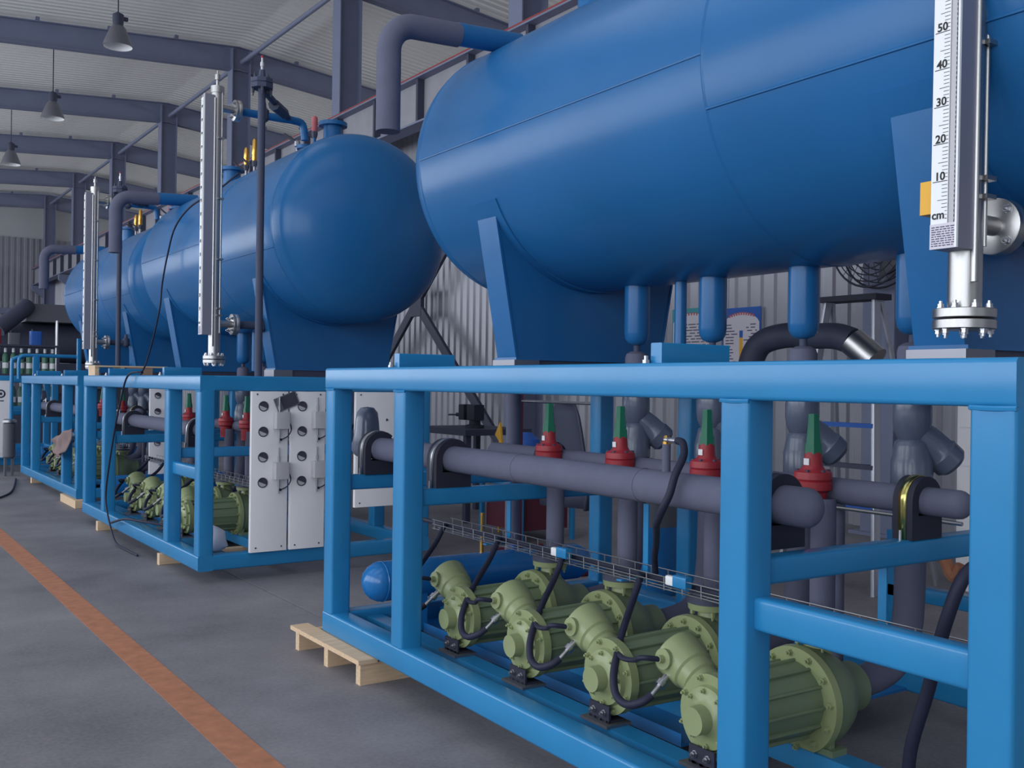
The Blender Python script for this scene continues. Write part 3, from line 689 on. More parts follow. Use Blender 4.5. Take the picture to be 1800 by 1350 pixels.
for k in range(9):
    zz = 1.752 + k * 0.0062; y_ = hy1
    while y_ > hy0 + 0.012:
        l_ = rr.uniform(0.004, 0.014); m_.box(hx0 - 0.0056, hx0 - 0.005, y_ - l_, y_, zz, zz + 0.0028); y_ -= l_ + 0.003
obj('plate_print', m_, 'poster_ink', hb)['kind'] = 'stuff'
m_ = B(); ZS = 1.825; ty = hy1 - 0.0435
for k in range(0, 166):
    l_ = 0.043 if k % 10 == 0 else (0.028 if k % 5 == 0 else 0.016)
    if k % 10 in (1, 2) and k > 2: l_ = 0.007
    if k < 3: l_ = 0.006
    m_.box(hx0 - 0.0046, hx0 - 0.004, ty, ty + l_, ZS + k * 0.01 - (0.0010 if k % 10 == 0 else 0.0007), ZS + k * 0.01 + (0.0010 if k % 10 == 0 else 0.0007))
obj('graduation_marks', m_, 'label_text', hb)['kind'] = 'stuff'
for k in range(0, 17):
    tx = 'cm' if k == 0 else str(10 * k)
    n_ = bpy.data.objects.new('scale_number', text_mesh(tx, 0.031 if k < 10 else 0.022, 'RIGHT')); COL.objects.link(n_); n_.parent = hb
    n_.matrix_local = Matrix.Translation(Vector((hx0 - 0.0048, ty + 0.0065, ZS + 0.0035 + 0.1 * k - (0.003 if k == 0 else 0))) - Vector(o)) @ Matrix(((0, 0, -1, 0), (-1, 0, 0, 0), (0, 1, 0, 0), (0, 0, 0, 1)))
obj('yellow_block', B().box(hx0 + 0.012, hx1 - 0.01, hy1, hy1 + 0.048, 1.845, 1.935), 'yellow', hb, 'yellow plastic block')
obj('guide_rod', B().cyl((GX - 0.03, GY - 0.046, 1.66), (GX - 0.03, GY - 0.046, 3.50), 0.009, 10), 'steel', t)
obj('guide_rod', B().cyl((GX + 0.026, GY - 0.038, 1.76), (GX + 0.026, GY - 0.038, 3.55), 0.006, 10), 'steel', t)
for zz in (1.885, 1.935, 2.3, 2.75, 3.2):
    obj('clamp_band', B().lathe((GX, GY, zz), (0, 0, 1), [(0, 0.047), (0.012, 0.047)], 24).box(GX - 0.005, GX + 0.04, GY - 0.062, GY - 0.04, zz, zz + 0.012), 'steel', t)
for zz in (1.83, 3.44):
    pn = obj('side_nozzle', B().cyl((GX + 0.03, GY, zz), (GX + 0.13, GY, zz), 0.027, 16), 'steel', t)
    f_ = obj('side_flange', B().lathe((GX + 0.125, GY, zz), (1, 0, 0), [(0, 0.076), (0.002, 0.079), (0.02, 0.079), (0.02, 0.076), (0.026, 0.079), (0.044, 0.079)], 32), 'steel', pn)
    obj('bolt', B().bolts((GX + 0.125, GY, zz), (-1, 0, 0), 0.062, 4, 0.010, 0.014, 0.78), 'zinc', f_)
    obj('gauge_pipe', B().tube([(GX + 0.16, GY, zz), (GX + 0.5, GY, zz), (XC - 0.1, GY, zz), (XC - 0.02, GY, zz + (0.03 if zz < 2 else -0.02)), (XC, GY, zz + (0.12 if zz < 2 else -0.14))], 0.030, 16), 'dark_pipe' if zz < 2 else 'tank_blue', pn)
    obj('valve_body', B().lathe((GX + 0.36, GY, zz - 0.05), (0, 0, 1), [(0, 0.02), (0.02, 0.04), (0.09, 0.04), (0.11, 0.02), (0.15, 0.015)], 16), 'dark_box', pn)

# --- dark vent pole with flanged head
o = (0.42, 0.05, ZT); B = lambda: MB(o); VX, VY = 0.42, 0.05
t = thing('vent_pole', o, 'slim dark upright pipe with flanged head beside the {s} level gauge', 'pipe', 'vent poles', only=(1, 2))
obj('pole', B().cyl((VX, VY, ZT), (VX, VY, 3.52), 0.026, 16), 'dark_pipe', t)
hd = obj('head_flange', B().lathe((VX, VY, 3.445), (0, 0, 1), [(0, 0.03), (0, 0.078), (0.03, 0.08), (0.034, 0.074), (0.04, 0.08), (0.066, 0.078), (0.066, 0.03), (0.13, 0.02), (0.13, 0.0)], 8), 'dark_pipe', t)
obj('bolt', B().bolts((VX, VY, 3.51), (0, 0, 1), 0.06, 4, 0.010, 0.02, 0.3).bolts((VX, VY, 3.445), (0, 0, -1), 0.06, 4, 0.010, 0.03, 0.3), 'dark_box', hd)
obj('spindle', B().lathe((VX, VY, 3.57), (0, 0, 1), [(0, 0.01), (0.03, 0.010), (0.03, 0.014), (0.06, 0.014), (0.06, 0.008), (0.09, 0.008)], 8), 'zinc', t)
obj('red_tip', B().lathe((VX, VY, 3.66), (0, 0, 1), [(0, 0.010), (0.015, 0.010), (0.02, 0.0)], 8), 'red', t)
obj('slanted_valve', B().cyl((VX + 0.02, VY, 3.43), (VX + 0.46, VY + 0.65, 3.45), 0.024, 12).cyl((VX + 0.18, VY + 0.24, 3.42), (VX + 0.36, VY + 0.50, 3.44), 0.042, 8), 'dark_box', t)

# --- relief valves and small fittings on top of the tank
for k, (yy, h, mt, nm) in enumerate(((2.40, 0.42, 'brass', 'taller brass'), (2.62, 0.38, 'brass', 'shorter brass'), (1.02, 0.34, 'poster_red', 'pink capped'))):
    o = (XC, yy, ZC + TR - 0.01); B = lambda: MB(o); z0 = ZC + TR - 0.01
    lb = nm + ' relief valve on top of the {s} tank'
    t = thing('relief_valve', o, lb, 'valve', 'relief valves', only=(1, 2))
    obj('stem', B().cyl((XC, yy, z0), (XC, yy, z0 + 0.18), 0.014, 10), 'tank_blue' if k == 2 else 'steel_dull', t)
    obj('seat', B().lathe((XC, yy, z0 + 0.16), (0, 0, 1), [(0, 0.018), (0.03, 0.026), (0.05, 0.026), (0.06, 0.018)], 6), 'dark_box', t)
    obj('bonnet', B().lathe((XC, yy, z0 + 0.21), (0, 0, 1), [(0, 0.020), (0.02, 0.026), (0.06, 0.023), (0.07, 0.027), (0.12, 0.024), (h - 0.21 - 0.02, 0.022), (h - 0.21, 0.014)], 12), mt, t)
    obj('lever', B().tube([(XC, yy, z0 + 0.16), (XC - 0.05, yy + 0.05, z0 + 0.20), (XC - 0.09, yy + 0.10, z0 + 0.25)], 0.010, 8), 'black', t)
o = (XC, 1.38, ZC + TR - 0.01); B = lambda: MB(o); z0 = ZC + TR - 0.01
t = thing('ball_valve', o, 'small valve with slanting black handle on top of the {s} tank', 'valve', 'ball valves', only=(1, 2))
obj('stem', B().cyl((XC, 1.38, z0), (XC, 1.38, z0 + 0.16), 0.012, 10), 'steel_dull', t)
obj('body', B().lathe((XC, 1.38, z0 + 0.15), (0, 0, 1), [(0, 0.014), (0.01, 0.026), (0.05, 0.026), (0.06, 0.014)], 8), 'steel_dull', t)
obj('handle', B().cyl((XC, 1.40, z0 + 0.20), (XC - 0.06, 1.52, z0 + 0.28), 0.014, 8), 'black', t)

# --- instrument panels on the near end of the frame
def panel(o, wd, z0, z1, lb, n_dial, boxes, sticker, only):
    B = lambda: MB(o); x0 = o[0]; y0 = -0.034
    t = thing('instrument_panel', o, lb, 'panel', 'white instrument panels', only=only)
    obj('face_plate', B().rtube((x0 + wd / 2, y0 + 0.016, z0), (x0 + wd / 2, y0 + 0.016, z1), wd, 0.032, 0.004), 'panel_white', t)
    for k in range(n_dial):
        zz = 1.232 - 0.176 * k; xx = x0 + 0.085
        dl = obj('dial', B().lathe((xx, y0 + 0.001, zz), (0, -1, 0), [(0, 0.036), (0.005, 0.0355), (0.005, 0.031)], 24, cap=False).lathe((xx, y0 - 0.0005, zz), (0, -1, 0), [(0, 0.034), (0.0005, 0.034)], 24), 'dial_dark', t)
        obj('dial_lit_half', B().add([(xx + 0.029 * math.cos(R(a)), y0 - 0.0025, zz + 0.029 * math.sin(R(a))) for a in range(165, 345, 15)], [tuple(range(12))]), 'panel_box', dl)  # pale lower half paints the light falling on the dial glass
    for zb in boxes:
        xx = x0 + 0.205
        bx = obj('transmitter_box', B().rtube((xx, y0 - 0.035, zb - 0.058), (xx, y0 - 0.035, zb + 0.058), 0.105, 0.06, 0.008), 'panel_box', t)
        obj('impulse_tube', B().cyl((xx - 0.012, y0 - 0.02, zb + 0.058), (xx - 0.012, y0 - 0.02, zb + 0.16), 0.006, 8).lathe((xx - 0.012, y0 - 0.02, zb + 0.07), (0, 0, 1), [(0, 0.009), (0.03, 0.009)], 8).cyl((xx - 0.012, y0 - 0.02, zb - 0.16), (xx - 0.012, y0 - 0.02, zb - 0.058), 0.006, 8).lathe((xx - 0.012, y0 - 0.02, zb - 0.11), (0, 0, 1), [(0, 0.009), (0.03, 0.009)], 8), 'zinc', bx)
        obj('cable', B().tube([(xx + 0.045, y0 - 0.05, zb), (xx + 0.065, y0 - 0.05, zb - 0.06), (xx + 0.045, y0 - 0.035, zb - 0.11), (xx + 0.005, y0 - 0.01, zb - 0.135)], 0.004, 6), 'rubber', bx)
        obj('gland', B().lathe((xx + 0.005, y0 - 0.001, zb - 0.135), (0, -1, 0), [(0, 0.009), (0.012, 0.009)], 8), 'black', bx)
    m_ = B()
    for xx in (x0 + 0.04, x0 + wd - 0.04):
        for zz in (z0 + 0.03, z1 - 0.02): m_.lathe((xx, y0, zz), (0, -1, 0), [(0, 0.006), (0.003, 0.006)], 8)
    obj('screw', m_, 'dark_box', t)
    if sticker:
        c_, s_ = math.cos(R(22)), math.sin(R(22)); cx, cz = x0 + 0.25, 1.265
        q = [(cx + u * c_ - v * s_, y0 - 0.009, cz + u * s_ + v * c_) for u, v in ((-0.085, -0.05), (0.085, -0.05), (0.085, 0.05), (-0.085, 0.05))]
        obj('document_pouch', B().add(q + [(a, b_ + 0.002, c) for a, b_, c in q], [(0, 1, 2, 3), (7, 6, 5, 4)]), 'steel_dull', t, 'tilted plastic document pouch')
        q = [(cx + u * c_ - v * s_, y0 - 0.0095, cz + u * s_ + v * c_) for u, v in ((-0.04, -0.043), (0.078, -0.043), (0.078, 0.043), (-0.04, 0.043))]
        obj('pouch_sheet', B().add(q, [(0, 1, 2, 3)]), 'dial_dark', t)
    return t
t1_ = panel((0.345, 0, 0.225), 0.266, 0.225, 1.335, 'left white panel with dials and tilted document pouch on the {s} skid end', 4, (1.135, 0.785), True, (1,))
t2_ = panel((0.630, 0, 0.225), 0.262, 0.225, 1.335, 'white panel with dials second from the corner of the {s} skid end', 4, (1.135, 0.785), False, (1,))
t3_ = panel((1.13, 0, 0.49), 0.42, 0.49, 1.335, 'wide pale cabinet door right of the two dial panels of the {s} skid end', 0, (), False, (1,))
obj('door_mark', MB((1.13, 0, 0.49)).lathe((1.13 + 0.255, -0.035, 1.13), (0, -1, 0), [(0, 0.012), (0.004, 0.012)], 3), 'label_text', t3_)
t4_ = panel((0.745, 0, 0.225), 0.275, 0.225, 1.335, 'white dial panel at the end of the {s} skid', 4, (1.135, 0.785), False, (2,))
for tt in (t1_, t2_, t3_, t4_): place(tt, [p for p in PROTO if p[0] == tt][0][1], SKIDS[2 if tt == t4_ else 1]); setp(tt, [p for p in PROTO if p[0] == tt][0][2].format(s='farthest' if tt == t4_ else 'middle'))

# ------------------------------------------------------------------ copies for the other skids
for root, o, lb, only in list(PROTO):
    if root in (t1_, t2_, t3_, t4_): continue
    first = True
    for k in only:
        oo = ALT.get(root.name, {}).get(k, o)
        c = root if first else copy_tree(root)
        first = False
        place(c, oo, SKIDS[k]); c['label'] = lb.format(s=SKIDS[k]['s'])

# ------------------------------------------------------------------ loose things around the skids (world coordinates)
def wthing(name, loc, label, cat, group=None, rz=0.0):
    r_ = empty(name, loc, rz); setp(r_, label, cat, group); return r_
# pallet under the far end of the nearest skid
o = (2.5, 4.5, 0); B = lambda: MB(o)
t = wthing('wooden_pallet', o, 'pale wooden pallet sticking out under the far corner of the nearest skid', 'pallet')
for yy in (4.12, 4.47, 4.82):
    obj('stringer', B().box(2.025, 3.0, yy - 0.022, yy + 0.022, 0.0, 0.098), 'wood', t)
for xx in (2.055, 2.28, 2.50, 2.74, 2.95):
    obj('deck_board', B().box(xx - 0.048, xx + 0.048, 4.08, 4.87, 0.098, 0.119), 'wood', t)
# timber packers
for k, (x0, x1, ya, yb, h, lb) in enumerate(((2.085, 2.9, 7.56, 7.62, 0.084, 'wooden packer under the middle skid near its white panels'), (2.085, 2.9, 9.55, 9.62, 0.084, 'wooden packer under the middle skid towards its far end'),
        (2.24, 2.34, 11.30, 12.1, 0.084, 'wooden plank under the near corner of the farthest skid'), (2.1, 2.8, 1.6, 1.7, 0.119, 'wooden packer under the near end of the nearest skid'), (2.3, 3.0, 14.3, 14.4, 0.084, 'wooden packer under the far end of the farthest skid'))):
    s_ = obj('timber_packer', MB((x0, ya, 0)).rtube((x0, (ya + yb) / 2, h / 2), (x1, (ya + yb) / 2, h / 2), yb - ya, h, 0.004), 'wood'); s_.location = (x0, ya, 0); setp(s_, lb, 'timber', 'timber packers')
# wooden crate lid on the far end of the middle skid
o = (2.4, 10.1, 1.405); B = lambda: MB(o)
t = wthing('wooden_crate', o, 'small pale wooden stand lying on the far top end of the middle skid', 'crate')
obj('top_board', B().box(2.13, 2.80, 9.95, 10.25, 1.485, 1.50), 'wood', t)
for xx in (2.15, 2.38): obj('leg', B().box(xx - 0.018, xx + 0.018, 9.96, 10.24, 1.405, 1.485), 'wood', t)
obj('side_board', B().box(2.42, 2.66, 9.96, 9.98, 1.405, 1.485), 'cardboard', t)
# cable hanging from the middle tank over the rail to the floor
o = (2.0, 8.6, 0); 
pts = [(2.87, 8.2, 3.11), (2.74, 8.365, 2.97), (2.62, 8.664, 2.87), (2.57, 8.96, 2.72), (2.56, 9.16, 2.48), (2.56, 9.31, 2.24), (2.56, 9.376, 2.03), (2.55, 9.57, 1.73), (2.52, 9.70, 1.50), (2.35, 9.2, 1.42), (2.12, 8.25, 1.43), (2.06, 8.45, 1.40), (2.05, 8.65, 1.168), (2.05, 8.83, 0.924), (2.05, 9.03, 0.572), (2.05, 9.105, 0.37), (2.05, 9.06, 0.25), (2.04, 8.87, 0.12), (2.02, 8.6, 0.03), (2.03, 8.3, 0.012), (2.04, 8.0, 0.012)]
s_ = obj('hanging_cable', MB(o).tube(pts, 0.008, 8), 'rubber'); s_.location = o; setp(s_, 'thin black cable hanging from the middle tank over the rail to the floor', 'cable')
pts = [(2.045, 8.87, 0.16), (2.06, 8.474, 0.235), (2.14, 8.2, 0.24), (2.3, 7.95, 0.22)]
s_ = obj('loose_cable', MB(o).tube(pts, 0.010, 8), 'rubber'); s_.location = o; setp(s_, 'short loose black cable lying over the bottom rail of the middle skid', 'cable')
pts = [(2.2, 14.9, 0.012), (1.9, 13.2, 0.012), (1.6, 12.4, 0.012), (1.45, 11.9, 0.012), (1.2, 11.6, 0.012)]
s_ = obj('floor_cable', MB((2, 13, 0)).tube(pts, 0.011, 8), 'rubber'); s_.location = (2, 13, 0); setp(s_, 'thin dark cable on the aisle floor by the farthest skid', 'cable')
# white bag inside the middle skid, brown cloth over the farthest skid rail
o = (2.28, 6.95, 0.187); B = lambda: MB(o)
pr = [(0, 0.09), (0.02, 0.105), (0.07, 0.11), (0.12, 0.085), (0.15, 0.05), (0.165, 0.02), (0.17, 0.0)]
b_ = B().lathe((2.28, 6.98, 0.187), (0, 0, 1), pr, 16); b_.v = [(x * (1 + 0.12 * math.sin(7 * z * 9 + 5 * y)), y * (1 + 0.1 * math.cos(40 * x)), z) for x, y, z in b_.v]
s_ = obj('plastic_bag', b_, 'bag'); s_.location = o; setp(s_, 'crumpled white plastic bag on the bottom rail of the middle skid', 'bag')
cl = []; fs = []; nu, nv = 14, 10
for i in range(nu + 1):
    for j in range(nv + 1):
        u, v = i / nu, j / nv
        cl.append((2.235 - 0.05 * v * (0.4 + math.sin(11 * u + 2 * v) ** 2) - 0.02 * math.sin(5 * v + 3 * u), 12.42 - 0.90 * u + 0.10 * v * math.sin(3 * u), 0.69 + 0.15 * u - v * (0.03 + 0.36 * min(1.0, 1.6 * u) ** 0.8 * (1 - 0.45 * u)) + 0.01 * math.sin(12 * u)))
for i in range(nu):
    for j in range(nv):
        k = i * (nv + 1) + j; fs.append((k, k + 1, k + nv + 2, k + nv + 1))
s_ = obj('cloth_rag', MB((2.24, 12.1, 0.8)).add(cl, fs), 'cloth'); s_.location = (2.24, 12.1, 0.8); md = s_.modifiers.new('t', 'SOLIDIFY'); md.thickness = 0.008
setp(s_, 'brown rag hanging on the front of the farthest skid', 'cloth')
# high bay lamps
for k, yy in enumerate((19.2, 25.4, 31.6)):
    o = (4.43, yy, 7.45); B = lambda: MB(o); z0 = 7.45
    t = wthing('high_bay_lamp', o, 'hanging bell-shaped high bay lamp ' + ('nearest and largest of the three', 'in the middle of the three', 'farthest and smallest of the three')[k], 'lamp', 'high bay lamps')
    pr = [(0, 0.26), (0.03, 0.255), (0.12, 0.225), (0.22, 0.185), (0.33, 0.14), (0.38, 0.10), (0.40, 0.08)]
    sh = obj('reflector', B().lathe((4.43, yy, z0), (0, 0, 1), pr + [(h, r - 0.006) for h, r in pr[::-1]], 28, cap=False), 'steel_dull', t)
    obj('inner_lining', B().lathe((4.43, yy, z0 + 0.002), (0, 0, 1), [(h, r - 0.008) for h, r in pr] + [(0.40, 0.0)], 28, cap=False), 'white', sh)
    obj('bulb', B().lathe((4.43, yy, z0 + 0.36), (0, 0, -1), [(0, 0.03), (0.08, 0.035), (0.14, 0.055), (0.20, 0.045), (0.23, 0.0)], 16), 'white', t)
    obj('gear_box', B().lathe((4.43, yy, z0 + 0.39), (0, 0, 1), [(0, 0.09), (0.06, 0.10), (0.20, 0.10), (0.22, 0.06), (0.24, 0.03)], 10).box(4.50, 4.60, yy - 0.03, yy + 0.03, z0 + 0.5, z0 + 0.56), 'dark_box', t)
    obj('hanger_rod', B().cyl((4.43, yy, z0 + 0.62), (4.43, yy, roof_z(4.43) - 0.03), 0.012, 8), 'dark_box', t)
# wall fan on the column
o = (8.2, 5.76, 2.70); B = lambda: MB(o); FX, FY, FZ = 8.0, 5.70, 2.72
t = wthing('wall_fan', o, 'large dark caged wall fan half hidden behind the nearest tank', 'fan')
for r_ in (0.06, 0.12, 0.18, 0.24, 0.30, 0.36, 0.41):
    for xx in ((FX - 0.08, FX + 0.08) if r_ > 0.4 else (FX - 0.10 + 0.05 * r_, FX + 0.10 - 0.05 * r_)):
        obj('guard_ring', B().tube([(xx, FY + r_ * math.cos(2 * math.pi * k / 36), FZ + r_ * math.sin(2 * math.pi * k / 36)) for k in range(37)], 0.006 if r_ < 0.4 else 0.010, 6, smooth=False), 'black', t)
for k in range(24):
    a = 2 * math.pi * k / 24
    obj('guard_spoke', B().tube([(FX - 0.10, FY + 0.05 * math.cos(a), FZ + 0.05 * math.sin(a)), (FX - 0.085, FY + 0.3 * math.cos(a), FZ + 0.3 * math.sin(a)), (FX - 0.08, FY + 0.41 * math.cos(a), FZ + 0.41 * math.sin(a))], 0.003, 4, smooth=False), 'black', t)
for k in range(3):
    vs = []; fs = []; n = 6
    for i in range(n + 1):
        rr_ = 0.06 + 0.31 * i / n
        for s_ in (-1, 1):
            a = 2 * math.pi * k / 3 + s_ * (0.30 + 0.22 * i / n); vs.append((FX + s_ * 0.04, FY + rr_ * math.cos(a), FZ + rr_ * math.sin(a)))
    for i in range(n): fs.append((2 * i, 2 * i + 1, 2 * i + 3, 2 * i + 2))
    bl = obj('blade', B().add(vs, fs), 'machine_grey', t); md = bl.modifiers.new('t', 'SOLIDIFY'); md.thickness = 0.004
obj('motor', B().lathe((FX - 0.02, FY, FZ), (1, 0, 0), [(0, 0.04), (0.01, 0.06), (0.05, 0.06), (0.05, 0.08), (0.20, 0.08), (0.22, 0.05)], 16), 'black', t)
obj('bracket', B().box(FX + 0.15, 8.16, FY - 0.03, FY + 0.03, FZ - 0.04, FZ + 0.04), 'black', t)
# posters on the wall
def poster(yl, yr, zt, zb, head, lb, chart):
    o = (8.58, (yl + yr) / 2, zb); B = lambda: MB(o); x = 8.575; wdt = yl - yr
    t = wthing('wall_poster', o, lb, 'poster', 'posters on the sheet wall')
    obj('board', B().box(x, x + 0.008, yr, yl, zb, zt), head, t)
    n = 16; q = [(x - 0.002, yl - 0.02, zb + 0.02), (x - 0.002, yr + 0.02, zb + 0.02)]
    for k in range(n + 1):
        s_ = k / n; q.append((x - 0.002, yr + 0.02 + (wdt - 0.04) * s_, zt - 0.17 + 0.11 * math.sin(math.pi * s_) ** 0.6))
    obj('paper', B().add(q, [tuple(range(len(q)))]), 'poster_paper', t)
    m_ = B(); rr = random.Random(int(yl * 10))
    for k in range(11):
        c = (k + 0.5) / 11; yy = yl - 0.09 - (wdt - 0.18) * c
        m_.box(x - 0.003, x - 0.0022, yy - 0.013, yy + 0.010, zt - 0.115 + 0.03 * math.sin(math.pi * c), zt - 0.08 + 0.03 * math.sin(math.pi * c))
    obj('heading_print', m_, 'poster_red', t)
    m_ = B(); z_ = zt - 0.20
    while z_ > zb + 0.05:
        y_ = yl - 0.05
        while y_ > yr + 0.06:
            l_ = rr.uniform(0.03, 0.14)
            if not (chart and abs(y_ - l_ / 2 - (yl + yr) / 2) < 0.09): m_.box(x - 0.003, x - 0.0022, max(y_ - l_, yr + 0.05), y_, z_, z_ + 0.012)
            y_ -= l_ + rr.uniform(0.01, 0.05)
        z_ -= 0.035
    obj('text_print', m_, 'poster_ink', t)['kind'] = 'stuff'
    if chart:
        yc = (yl + yr) / 2
        obj('chart_tip', B().box(x - 0.003, x - 0.0022, yc - 0.025, yc + 0.025, zt - 0.34, zt - 0.26), 'poster_blue', t)
        obj('chart_bar', B().box(x - 0.003, x - 0.0022, yc - 0.025, yc + 0.025, zb + 0.05, zt - 0.34), 'yellow', t)
poster(8.126, 7.557, 2.275, 1.30, 'poster_blue', 'tall blue-headed wall poster with a yellow bar chart', True)
poster(8.96, 8.30, 2.31, 1.40, 'poster_teal', 'teal-headed wall notice left of the chart poster', False)
# black suction hose lying over the frame behind the strainers
o = (3.9, 3.1, 1.44); B = lambda: MB(o)
t = wthing('suction_hose', o, 'thick black insulated hose arching over the back of the nearest skid', 'hose')
obj('hose_run', B().tube([(3.85, 3.50, 1.25), (3.86, 3.48, 1.44), (3.87, 3.42, 1.58), (3.88, 3.28, 1.625), (3.9, 3.1, 1.62), (3.9, 2.98, 1.615), (3.91, 2.90, 1.59)], 0.062, 16), 'dark_box', t)
obj('steel_coupling', B().cyl((3.91, 2.90, 1.59), (3.93, 2.79, 1.50), 0.066, 16), 'steel', t)
# step ladder, cabinet and machines behind
o = (6.0, 4.45, 0); B = lambda: MB(o)
t = wthing('step_ladder', o, 'aluminium step ladder standing between the skid and the sheet wall', 'ladder')
for yb_, yt in ((4.86, 4.66), (4.06, 4.26)):
    obj('side_rail', B().rtube((5.75, yb_, 0.0), (6.0, yt, 2.0), 0.07, 0.03, 0.004), 'ladder_alu', t)
    obj('rear_leg', B().rtube((6.45, yb_, 0.0), (6.05, yt, 2.0), 0.04, 0.025, 0.004), 'ladder_alu', t)
for k in range(1, 7):
    f = k * 0.14; zz = 2.0 * f
    obj('step', B().box(5.75 + 0.25 * f - 0.04, 5.75 + 0.25 * f + 0.05, 4.06 + 0.2 * f, 4.86 - 0.2 * f, zz - 0.015, zz + 0.015), 'dark_box' if k % 2 else 'poster_blue', t)
obj('top_cap', B().box(5.94, 6.12, 4.22, 4.70, 1.99, 2.03), 'black', t)
o = (6.6, 3.72, 0); B = lambda: MB(o)
t = wthing('filing_cabinet', o, 'light grey metal drawer cabinet seen behind the near strainer', 'cabinet')
obj('body', B().box(6.45, 6.95, 3.45, 3.92, 0, 1.40), 'panel_white', t)
for k in range(5):
    dw = obj('drawer', B().box(6.435, 6.45, 3.47, 3.90, 0.06 + k * 0.265, 0.06 + k * 0.265 + 0.25), 'panel_white', t)
    obj('label_holder', B().box(6.430, 6.435, 3.62, 3.76, 0.19 + k * 0.265, 0.25 + k * 0.265), 'white', dw)
    if k == 4:
        n_ = bpy.data.objects.new('drawer_text', text_mesh('08', 0.05, 'CENTER')); COL.objects.link(n_); n_.parent = dw
        n_.matrix_local = Matrix.Translation(Vector((6.429, 3.70, 0.20 + k * 0.265)) - Vector(o)) @ Matrix(((0, 0, -1, 0), (-1, 0, 0, 0), (0, 1, 0, 0), (0, 0, 0, 1)))

# ------------------------------------------------------------------ far end of the row
far = copy_tree([p for p in PROTO if p[0].name.startswith('skid_frame')][0][0]); far.location = (1.70, 16.35, 0.085); far.rotation_euler = (0, 0, 0)
setp(far, 'fourth blue skid frame cut off at the left picture edge', 'skid frame', 'pump skid frames')
o = (1.80, 16.30, 0.2); B = lambda: MB(o)
t = wthing('control_cabinet', o, 'white control cabinet with round emblem at the left picture edge', 'cabinet')
obj('body', B().rtube((2.03, 16.24, 0.22), (2.03, 16.24, 1.33), 0.58, 0.20, 0.008, ux=(1, 0, 0), uy=(0, 1, 0)), 'panel_white', t)
obj('door', B().box(1.77, 2.29, 16.132, 16.14, 0.27, 1.29), 'panel_white', t)
e_ = obj('emblem', B().lathe((2.17, 16.131, 1.14), (0, -1, 0), [(0, 0.062), (0.002, 0.062), (0.002, 0.040), (0, 0.040)], 28, cap=False), 'dark_box', t)
obj('emblem_bar', B().box(2.09, 2.25, 16.129, 16.131, 1.13, 1.15), 'panel_white', e_)
obj('emblem_core', B().lathe((2.17, 16.1305, 1.14), (0, -1, 0), [(0, 0.026), (0.002, 0.026)], 4), 'dark_box', e_)
obj('emblem_caption', B().box(2.13, 2.21, 16.129, 16.1315, 1.03, 1.045), 'dark_box', e_)
o = (2.3, 15.5, 0.05); B = lambda: MB(o)
t = wthing('pipe_guard', o, 'blue bent pipe rail standing beyond the farthest skid', 'pipe rail')
obj('upright', B().tube([(2.22, 15.5, 0.80), (2.22, 15.5, 1.55), (2.235, 15.5, 1.63), (2.30, 15.5, 1.665), (2.36, 15.5, 1.665)], 0.026, 10), 'frame_blue', t)
obj('rail', B().tube([(2.30, 15.45, 1.36), (2.30, 15.45, 1.60), (2.325, 15.45, 1.665), (2.40, 15.45, 1.69), (2.75, 15.45, 1.69), (3.05, 15.45, 1.69), (3.09, 15.45, 1.70)], 0.026, 10), 'frame_blue', t)
obj('upright', B().rtube((2.52, 15.45, 1.36), (2.52, 15.45, 1.70), 0.09, 0.05, 0.01), 'frame_blue', t)
obj('upright', B().rtube((3.08, 15.42, 1.40), (3.08, 15.42, 1.95), 0.06, 0.05, 0.01), 'frame_blue', t)
o = (2.2, 15.5, 0.0); B = lambda: MB(o)
t = wthing('filter_pot', o, 'grey filter pot with bright cap below the blue pipe rail', 'filter')
obj('body', B().lathe((2.2, 15.52, 0.25), (0, 0, 1), [(0, 0.06), (0.02, 0.08), (0.48, 0.08), (0.50, 0.06)], 18), 'machine_grey', t)
obj('cap', B().lathe((2.2, 15.52, 0.75), (0, 0, 1), [(0, 0.095), (0.03, 0.095), (0.05, 0.06)], 18), 'zinc', t)
obj('leg', B().box(2.14, 2.17, 15.49, 15.55, 0.0, 0.27), 'machine_grey', t)
obj('leg', B().box(2.23, 2.26, 15.49, 15.55, 0.0, 0.27), 'machine_grey', t)
